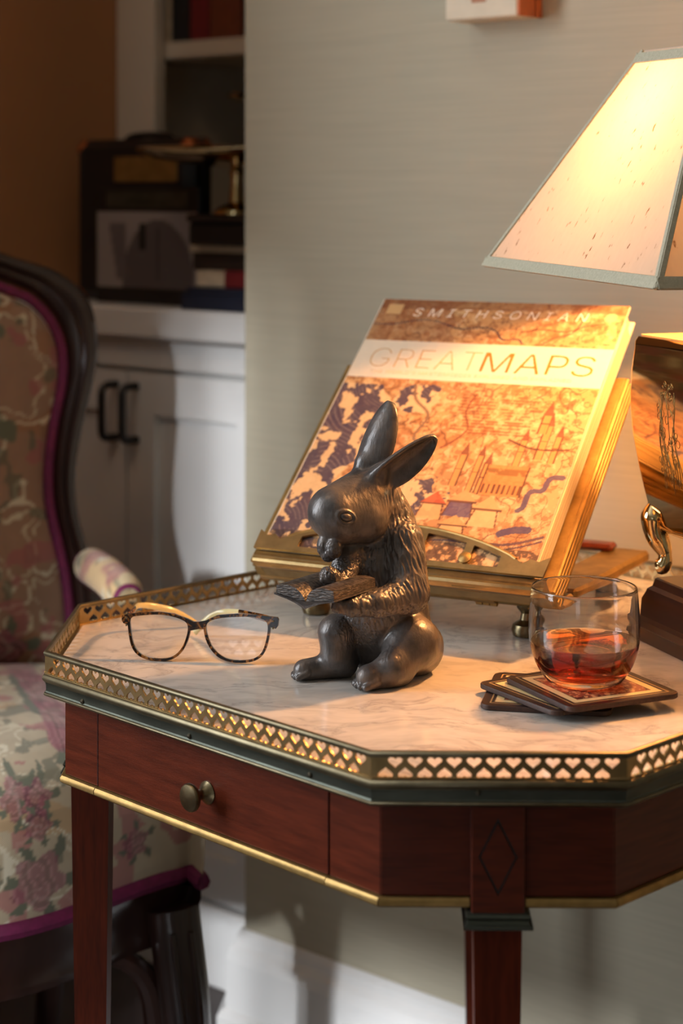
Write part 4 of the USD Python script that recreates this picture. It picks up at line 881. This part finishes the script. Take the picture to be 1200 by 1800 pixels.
# ------------------------------------------------------------------ reading glasses
gA, gB = A([-.155, 1.571, MZ]), A([-.087, 1.561, MZ])
GD = gB - gA; GD /= np.linalg.norm(GD); tl = math.radians(6); GBk = np.cross(Z3, GD)
GU = Z3 * math.cos(tl) + GBk * math.sin(tl); GN = np.cross(GD, GU)     # GN faces the viewer
def guv(px): q = A([onplane(190 + x / 3.75, 1040 + y / 3.75, gA, GN) for x, y in px]) - gA; return np.stack([q @ GD, q @ GU], 1)
Ll = sg.Polygon(spline(guv([(150, 190), (200, 172), (330, 165), (430, 180), (510, 215), (525, 250), (515, 310), (480, 390), (430, 437), (370, 455), (270, 448), (200, 415), (165, 360), (148, 270)]), 70, True))
Lr = sg.Polygon(spline(guv([(655, 220), (720, 192), (850, 180), (960, 182), (1030, 202), (1050, 235), (1045, 310), (1010, 415), (950, 457), (850, 467), (760, 447), (700, 400), (660, 330), (645, 260)]), 70, True))
glasses = thing('reading_glasses', 'tortoiseshell reading glasses with cream temples standing open on the marble', 'glasses', (gA + gB) / 2)
brow = [sg.Polygon(guv(p)) for p in ([(88, 178), (96, 168), (200, 152), (330, 148), (430, 158), (520, 192), (560, 212), (600, 212), (640, 205), (720, 168), (850, 158), (970, 165), (1060, 178), (1115, 184), (1122, 200), (1118, 240), (1105, 258), (1075, 250), (1040, 205), (960, 186), (850, 184), (720, 196), (652, 230), (630, 262), (590, 262), (545, 270), (520, 222), (430, 186), (330, 170), (200, 178), (150, 200), (128, 232), (100, 222), (90, 205)],)]
fr2 = so.unary_union([Ll.buffer(.0021), Lr.buffer(.0021)] + brow).difference(so.unary_union([Ll, Lr])).buffer(.0004).buffer(-.0004)
lowest = min(g_ for g_ in A(fr2.exterior.coords)[:, 1]) if hasattr(fr2, 'exterior') else 0
gA = gA - GU * (lowest - .0002)
obj('front_frame', prism(fr2, -.0036, 0, gA, GD, GU, GN), M['tortoise'], glasses, smooth=30)
for L_ in (Ll, Lr): obj('lens', prism(L_.buffer(-.0001), -.0026, -.0012, gA, GD, GU, GN), M['lens'], glasses, smooth=30)
cs = A(fr2.exterior.coords); el, er = cs[cs[:, 0].argmin()], cs[cs[:, 0].argmax()]
for (e, sgn, tip, mid) in ((el, 1, (343, 1096), (252, 1064)), (er, -1, (342, 1112), (395, 1076))):
    h0 = gA + GD * (e[0] + .003 * sgn) + GU * (e[1] - .0015) - GN * .003
    m1 = at(*mid, h0[1] + .085); m1[2] = max(m1[2], MZ + .012)
    t1 = onz(*tip, MZ + .0035)
    k1 = h0 + (m1 - h0) * .5 + Z3 * .002
    path = spline([h0, k1, m1, m1 + (t1 - m1) * .5 + Z3 * .004, t1], 40)
    n_t = 11 if sgn == 1 else 17
    rad = np.interp(np.linspace(0, 1, 40), [0, .1, .5, .8, 1], [.0024, .0028, .0022, .0030, .0026])
    tp = obj('temple', tube(path[:n_t + 1], rad[:n_t + 1], 10, flat=(.55, 1.1)), M['tortoise'], glasses)
    obj('temple_end', tube(path[n_t:], rad[n_t:] * 1.02, 10, flat=(.55, 1.1)), M['cream_temple'], tp, label='cream temple end')
    for dz in (.004, .010): obj('rivet', lathe([(.0009, -.0004), (.0009, .0003), (.0002, .0005)], 10, gA + GD * (e[0] + .0045 * sgn) + GU * (e[1] + .003 - dz), GN), M['silver_brass'], glasses)

# ------------------------------------------------------------------ rabbit figurine reading a book
def surface_nets(D, o, h):
    S = D < 0; nx, ny, nz = D.shape
    cx = np.zeros((nx - 1, ny - 1, nz - 1), np.int8)
    for i in (0, 1):
        for j in (0, 1):
            for k in (0, 1): cx += S[i:nx - 1 + i, j:ny - 1 + j, k:nz - 1 + k]
    act = (cx > 0) & (cx < 8); ids = -np.ones(act.shape, np.int64); I = np.argwhere(act); ids[act] = np.arange(len(I))
    acc = np.zeros((len(I), 3)); cnt = np.zeros(len(I))
    corners = [(i, j, k) for i in (0, 1) for j in (0, 1) for k in (0, 1)]
    for c0 in corners:
        for ax in range(3):
            if c0[ax]: continue
            c1 = list(c0); c1[ax] = 1
            d0 = D[I[:, 0] + c0[0], I[:, 1] + c0[1], I[:, 2] + c0[2]]; d1 = D[I[:, 0] + c1[0], I[:, 1] + c1[1], I[:, 2] + c1[2]]
            m = (d0 < 0) != (d1 < 0); t = np.where(m, d0 / np.where(m, d0 - d1, 1), 0)
            p = np.tile(A(c0, float), (len(I), 1)); p[:, ax] += t
            acc[m] += p[m]; cnt[m] += 1
    v = o + h * (I + acc / cnt[:, None]); f = []
    for ax in range(3):
        b1, b2 = (ax + 1) % 3, (ax + 2) % 3
        sl = [slice(1, -1)] * 3; sl[ax] = slice(0, -1)
        n0 = D[tuple(sl)] < 0; sl2 = list(sl); sl2[ax] = slice(1, None); n1 = D[tuple(sl2)] < 0
        E = np.argwhere(n0 != n1); s0 = n0[tuple(E.T)]
        E = E + A([0 if k == ax else 1 for k in range(3)])
        def cell(d1, d2):
            q = E.copy(); q[:, b1] -= d1; q[:, b2] -= d2; return ids[q[:, 0], q[:, 1], q[:, 2]]
        a_, b_, c_, d_ = cell(0, 0), cell(1, 0), cell(1, 1), cell(0, 1)
        qd = np.stack([a_, b_, c_, d_], 1); qd[~s0] = qd[~s0][:, ::-1]
        f.append(qd[:, [0, 1, 2]]); f.append(qd[:, [0, 2, 3]])
    return v, np.vstack(f)
h = .0009
gx, gy, gz = np.arange(-.062, .094, h), np.arange(1.432, 1.600, h), np.arange(MZ - .004, .945, h)
GX, GY, GZ = np.meshgrid(gx, gy, gz, indexing='ij'); GX, GY, GZ = (q.astype(np.float32) for q in (GX, GY, GZ))
FAR = np.full(GX.shape, 1.0, np.float32)
def clipbox(lo, hi):
    i0, i1 = np.searchsorted(gx, lo[0]), np.searchsorted(gx, hi[0]); j0, j1 = np.searchsorted(gy, lo[1]), np.searchsorted(gy, hi[1]); k0, k1 = np.searchsorted(gz, lo[2]), np.searchsorted(gz, hi[2])
    return slice(i0, i1), slice(j0, j1), slice(k0, k1)
def smin(D, sl, d, k):
    a_ = D[sl]; hh = np.maximum(k - abs(a_ - d), 0) / k; D[sl] = np.minimum(a_, d) - hh * hh * k * .25
def smax(D, sl, d, k):
    a_ = D[sl]; hh = np.maximum(k - abs(a_ - d), 0) / k; D[sl] = np.maximum(a_, d) + hh * hh * k * .25
def cone(D, p, r1, q, r2, k=.008):
    p, q = A(p), A(q); m = max(r1, r2) + k + .004; sl = clipbox(np.minimum(p, q) - m, np.maximum(p, q) + m)
    x, y, z = GX[sl] - p[0], GY[sl] - p[1], GZ[sl] - p[2]; ba = q - p; t = np.clip((x * ba[0] + y * ba[1] + z * ba[2]) / max(np.dot(ba, ba), 1e-12), 0, 1)
    d = np.sqrt((x - t * ba[0]) ** 2 + (y - t * ba[1]) ** 2 + (z - t * ba[2]) ** 2) - (r1 + (r2 - r1) * t)
    smin(D, sl, d, k)
def ell(D, c, axes, rad, k=.008, cut=False):
    c = A(c); axes = A(axes); rad = A(rad); m = rad.max() + k + .004; sl = clipbox(c - m, c + m)
    q = np.stack([GX[sl] - c[0], GY[sl] - c[1], GZ[sl] - c[2]], -1) @ axes.T.astype(np.float32)
    k0 = np.linalg.norm(q / rad, axis=-1); k1 = np.linalg.norm(q / rad ** 2, axis=-1); d = k0 * (k0 - 1) / np.maximum(k1, 1e-6)
    (smax(D, sl, -d, k) if cut else smin(D, sl, d, k))
D = FAR.copy()
RF = A([-.55, -.83, 0]); RF /= np.linalg.norm(RF); RS = np.cross(Z3, RF)     # RF: the way the rabbit faces; RS points to the left of the picture when seen from the front
def basis(f): f = A(f, float); f /= np.linalg.norm(f); s_ = np.cross(Z3, f); s_ /= np.linalg.norm(s_); return A([f, s_, np.cross(f, s_)])
def on_ground(p, r): p = A(p); return A([p[0], p[1], MZ + r])
# trunk
pel = at(684, 1118, 1.548); cone(D, pel, .0365, at(668, 1066, 1.537), .0355, .012)
cone(D, at(668, 1066, 1.537), .0355, at(663, 990, 1.533), .0305, .012)
cone(D, at(663, 990, 1.533), .0305, at(672, 925, 1.538), .0245, .012)
cone(D, at(672, 925, 1.538), .0245, at(660, 875, 1.532), .0215, .012)
# head: skull, round forehead and nose bridge, small muzzle tucked beneath, full cheek
cone(D, at(634, 884, 1.518), .0265, at(588, 901, 1.497), .0222, .008)
cone(D, at(640, 916, 1.503), .0170, at(604, 925, 1.493), .0140, .008)
cone(D, at(590, 925, 1.499), .0120, at(582, 958, 1.493), .0080, .0025)
ell(D, at(572, 958, 1.489), np.eye(3), (.0068, .007, .0098), .002)
ell(D, at(587, 963, 1.4835), np.eye(3), (.0066, .0066, .0080), .0016)
ell(D, at(577, 976, 1.4865), np.eye(3), (.0052, .0052, .0050), .0015)
# ears: leaf shapes hollowed on the open side
def ear(root, tip, open_dir, W, T, bend, shapefn, deep=.0042):
    root, tip = A(root), A(tip); ax = tip - root; L_ = np.linalg.norm(ax); ax /= L_; od = A(open_dir, float); od -= ax * np.dot(od, ax); od /= np.linalg.norm(od); wd = np.cross(ax, od)
    sl = clipbox(np.minimum(root, tip) - .03, np.maximum(root, tip) + .03)
    q = np.stack([GX[sl] - root[0], GY[sl] - root[1], GZ[sl] - root[2]], -1); s_ = (q @ ax) / L_; w_ = q @ wd; t_ = q @ od
    t_ = t_ - bend * (s_ - .5) ** 2 * 4 + .12 * (w_ ** 2) / W * -1.0 * 6 * .5
    ww = np.maximum(shapefn(np.clip(s_, 0, 1)), .02) * W; tt = T * np.clip(1.15 - .65 * s_, .3, 1.2)
    d = (np.sqrt((w_ / ww) ** 2 + (t_ / tt) ** 2) - 1) * np.minimum(ww, tt) * .8
    d = np.maximum(d, np.maximum(-s_ - .06, s_ - 1) * L_)
    wi = ww - .0030; ti = tt * .95
    di = (np.sqrt((w_ / np.maximum(wi, .0006)) ** 2 + ((t_ - tt * .80) / ti) ** 2) - 1) * np.minimum(np.maximum(wi, .0006), ti) * .8
    di = np.maximum(di, np.maximum(.14 - s_, s_ - .95) * L_)
    hh = .0016; k_ = np.maximum(hh - abs(d + di), 0) / hh; d = np.maximum(d, -di) + k_ * k_ * hh * .25
    smin(D, sl, d.astype(np.float32), .0035)
leafy = lambda s_: np.where(s_ < .45, .50 + .50 * np.sin(np.clip(s_ / .45, 0, 1) * PI / 2), np.sqrt(np.maximum(1 - ((s_ - .45) / .56) ** 2, 0)) ** 1.15)
ear(at(634, 842, 1.524), at(683, 704, 1.536), (.75, .65, 0), .0182, .0080, .003, leafy)
ear(at(643, 858, 1.512), at(768, 769, 1.516), (.25, -.80, -.35), .0150, .0072, -.002, leafy)
cone(D, at(637, 846, 1.522), .0085, at(640, 815, 1.526), .0068, .006); cone(D, at(640, 860, 1.512), .008, at(668, 836, 1.512), .0062, .006)
# near arm under the book, far paw over its top edge
cone(D, at(708, 952, 1.517), .0170, at(718, 1040, 1.500), .0158, .006); cone(D, at(718, 1044, 1.499), .0150, at(662, 1062, 1.472), .0098, .006); cone(D, at(662, 1062, 1.472), .0094, at(616, 1066, 1.459), .0078, .005)
cone(D, at(612, 978, 1.508), .012, at(598, 1035, 1.487), .0095, .008); cone(D, at(598, 1035, 1.487), .0090, at(578, 1012, 1.474), .0072, .005)
for k in range(4): cone(D, at(570 + k * 6, 1008 + k * 1.2, 1.4725 - .0005 * k), .0026, at(567 + k * 6, 1019 + k * 1.2, 1.4690), .0021, .0012)
for k in range(3): cone(D, at(612 - k * 2, 1062 + k * 6, 1.455), .0030, at(590 - k * 1, 1060 + k * 5, 1.4525), .0024, .0014)
# hind legs
knee = at(722, 1130, 1.512); cone(D, at(730, 1138, 1.532), .0235, knee, .0225, .003); cone(D, knee, .0215, at(690, 1174, 1.489), .0130, .006)
hl = on_ground(at(700, 1190, 1.497), .0120); to = on_ground(onz(648, 1212, MZ), .0098)
cone(D, at(690, 1174, 1.489), .0120, hl, .0115, .006); cone(D, hl, .0120, to, .0105, .006)
side = np.cross(Z3, (to - hl)); side /= np.linalg.norm(side); fw = (to - hl) / np.linalg.norm(to - hl)
for k in (-1.5, -.5, .5, 1.5): cone(D, to + side * k * .0054 - fw * .002 - Z3 * (.0010 + .0006 * abs(k)), .0046, to + side * k * .0056 + fw * (.0100 - .0014 * abs(k)) - Z3 * .0050, .0030, .0004)
kn2 = at(592, 1112, 1.516); cone(D, at(618, 1130, 1.540), .018, kn2, .0145, .003); cone(D, kn2, .0145, at(592, 1152, 1.514), .0125, .006)
h2 = on_ground(at(604, 1180, 1.522), .0105); t2 = on_ground(onz(534, 1195, MZ), .0080)
cone(D, at(592, 1152, 1.514), .0120, h2, .0100, .006); cone(D, h2, .0105, t2, .0088, .006)
sd2 = np.cross(Z3, (t2 - h2)); sd2 /= np.linalg.norm(sd2); fw2 = (t2 - h2) / np.linalg.norm(t2 - h2)
for k in (-1.5, -.5, .5, 1.5): cone(D, t2 + sd2 * k * .0045 - fw2 * .001 - Z3 * .0006, .0037, t2 + sd2 * k * .0047 + fw2 * (.0085 - .001 * abs(k)) - Z3 * .0040, .0025, .0004)
# tail behind, flat underside
cone(D, at(735, 1160, 1.575), .012, at(742, 1158, 1.578), .011, .006)
D = np.maximum(D, MZ + .0002 - GZ)
v, f = surface_nets(D, A([gx[0], gy[0], gz[0]]), h)
rm = trimesh.Trimesh(v, f, process=False)
import scipy.sparse as sp_
ed = np.vstack([f[:, [0, 1]], f[:, [1, 2]], f[:, [2, 0]]]); adj = sp_.coo_matrix((np.ones(2 * len(ed)), (np.r_[ed[:, 0], ed[:, 1]], np.r_[ed[:, 1], ed[:, 0]])), shape=(len(v), len(v))).tocsr()
adj.data[:] = 1; deg = np.maximum(np.asarray(adj.sum(1)).ravel(), 1)[:, None]
for it in range(2): v = v + .45 * (adj @ v / deg - v)
nrm = meshkit.arrays(trimesh.Trimesh(v, f, process=False), True)[2]
# coat: strokes carved along the fall of the fur, strongest on chest, belly and back
q = v - pel
along = q @ RF; across = q @ RS; up = v[:, 2]
dn = np.stack([across * 330 + up * 110 * np.tanh(across * 120) + 6, along * 300, up * 60], 1)
st = meshkit.fbm(dn, 2, 5); stroke_ = 1 - abs(2 * st - 1) * 2
hd = np.linalg.norm(v - at(605, 895, 1.505), axis=1); th = np.linalg.norm(v - knee, axis=1); th2 = np.linalg.norm(v - kn2, axis=1)
mask = np.clip((hd - .033) / .008, 0, 1) * np.clip((th - .0265) / .006, 0, 1) * np.clip((th2 - .0165) / .006, 0, 1)
mask = np.maximum(mask, np.clip((.0205 - np.linalg.norm(v - at(630, 1108, 1.506), axis=1)) / .007, 0, 1))
mask *= np.clip((MZ + .165 - up) / .02, 0, 1) * np.clip((up - MZ - .022) / .012, 0, 1)
v = v + nrm * ((np.clip(stroke_, -.7, 1) - .2) * .00125 * mask)[:, None]
ff = meshkit.fbm(np.stack([v[:, 0] * 520, v[:, 1] * 520, v[:, 2] * 160], 1), 2, 8); v = v + nrm * ((ff - .5) * .0005 * np.clip(.25 + mask, 0, 1))[:, None]
# eye: socket and lids on the side in view
ray = at(612, 908, 1.0) - A([0, 0, CAMZ]); ray /= np.linalg.norm(ray); rel = v - A([0, 0, CAMZ]); tpar = rel @ ray; perp = np.linalg.norm(rel - tpar[:, None] * ray, axis=1)
cand = np.nonzero(perp < .002)[0]; ev = cand[tpar[cand].argmin()]; ec, en = v[ev].copy(), nrm[ev].copy()
ea = np.cross(en, Z3); ea /= np.linalg.norm(ea); eu = np.cross(ea, en); ea2 = ea * .94 + eu * .34 * (1 if ea[0] < 0 else -1); eu2 = np.cross(ea2, en) * -1
w = v - ec; el_ = np.sqrt(((w @ ea2) / .0066) ** 2 + ((w @ eu2) / .0042) ** 2); near = abs(w @ en) < .01
v = v + nrm * (np.where(near, -.0011 * np.exp(-(el_ / .85) ** 4) + .0011 * np.exp(-((el_ - 1.15) / .22) ** 2), 0))[:, None]
# nose cleft
v[:, 2] = np.maximum(v[:, 2], MZ + .0002)
rab = thing('rabbit_figurine', 'dark bronze sitting rabbit figurine reading an open book on the marble top', 'figurine', A([pel[0], pel[1], MZ]))
obj('rabbit_body', (v, f), M['figurine'], rab, smooth=True)
es = trimesh.creation.icosphere(subdivisions=3, radius=1.0); ev_ = es.vertices * [.0054, .0034, .0026]
obj('eye', (ec - en * .0013 + ev_[:, :1] * ea2 + ev_[:, 1:2] * eu2 + ev_[:, 2:] * en, es.faces), M['figurine'], rab, smooth=True)
# the little open book: cover, two blocks of pages rising from the fold, rows of text in low relief
sp0 = at(537, 1067, 1.447); sp1 = sp0 - RF * .060
def half(sg_, name):
    prof = [(.0004, .0035), (.0018, .0085), (.0060, .0136), (.0120, .0160), (.0190, .0164), (.0262, .0152)] if sg_ > 0 else [(.0004, .0035), (.0024, .0080), (.0070, .0122), (.0130, .0148), (.0200, .0152), (.0280, .0142)]
    low = [(.0266, .0085), (.0180, .0066), (.0100, .0044), (.0030, .0016)] if sg_ > 0 else [(.0284, .0082), (.0180, .0060), (.0100, .0040), (.0030, .0014)]
    top = spline([(a_, b_, 0) for a_, b_ in prof], 22)[:, :2]
    rings = []
    for s_ in np.linspace(0, 1, 71):
        row = .00032 * (1 if math.sin(s_ * 2 * PI * 15) > .2 and .05 < s_ < .95 else 0)
        tz = [(x_, z_ + (row if .004 < x_ < .024 else 0)) for x_, z_ in top]
        rings.append([sp0 + (sp1 - sp0) * s_ + RS * (x_ * sg_) + Z3 * z_ for x_, z_ in tz + low])
    return loft(rings if sg_ < 0 else rings[::-1])
M['bronze_pages'] = mat('bronze_pages', {'g': ('geometry', {}), 'm': ('mapping', {'scale': (.25, .25, 1)}), 'n': ('noise_texture', {'scale': 900.0, 'detail': 2.0}), 'r': ('rgb_ramp', {'ramp': [(.35, (.030, .024, .021)), (.52, (.07, .055, .046)), (.7, (.15, .115, .095))]}),
    'b': ('bump', {'strength': .9, 'distance': .0008}), 'p': ('principled_bsdf', {'roughness': .42, 'metallic': .2})}, [('g.position', 'm.vector'), ('m.vector', 'n.vector'), ('n.fac', 'r.fac'), ('r.color', 'p.base_color'), ('n.fac', 'b.height'), ('b.normal', 'p.normal')])
bkp = obj('open_book', loft([[o + RS * x_ + Z3 * z_ for x_, z_ in ((-.0296, .0080), (-.0296, .0068), (-.018, .0046), (-.010, .0024), (0, -.0016), (.010, .0028), (.018, .0050), (.0278, .0070), (.0278, .0084), (.018, .0063), (.010, .0041), (0, .0004), (-.010, .0037), (-.018, .0058))] for o in (sp0 + RF * .0012, sp1 - RF * .0012)]), M['figurine'], rab, smooth=40, label='small open book held by the rabbit')
obj('pages', half(-1, 'l'), M['bronze_pages'], bkp, smooth=40); obj('pages', half(1, 'r'), M['bronze_pages'], bkp, smooth=40)
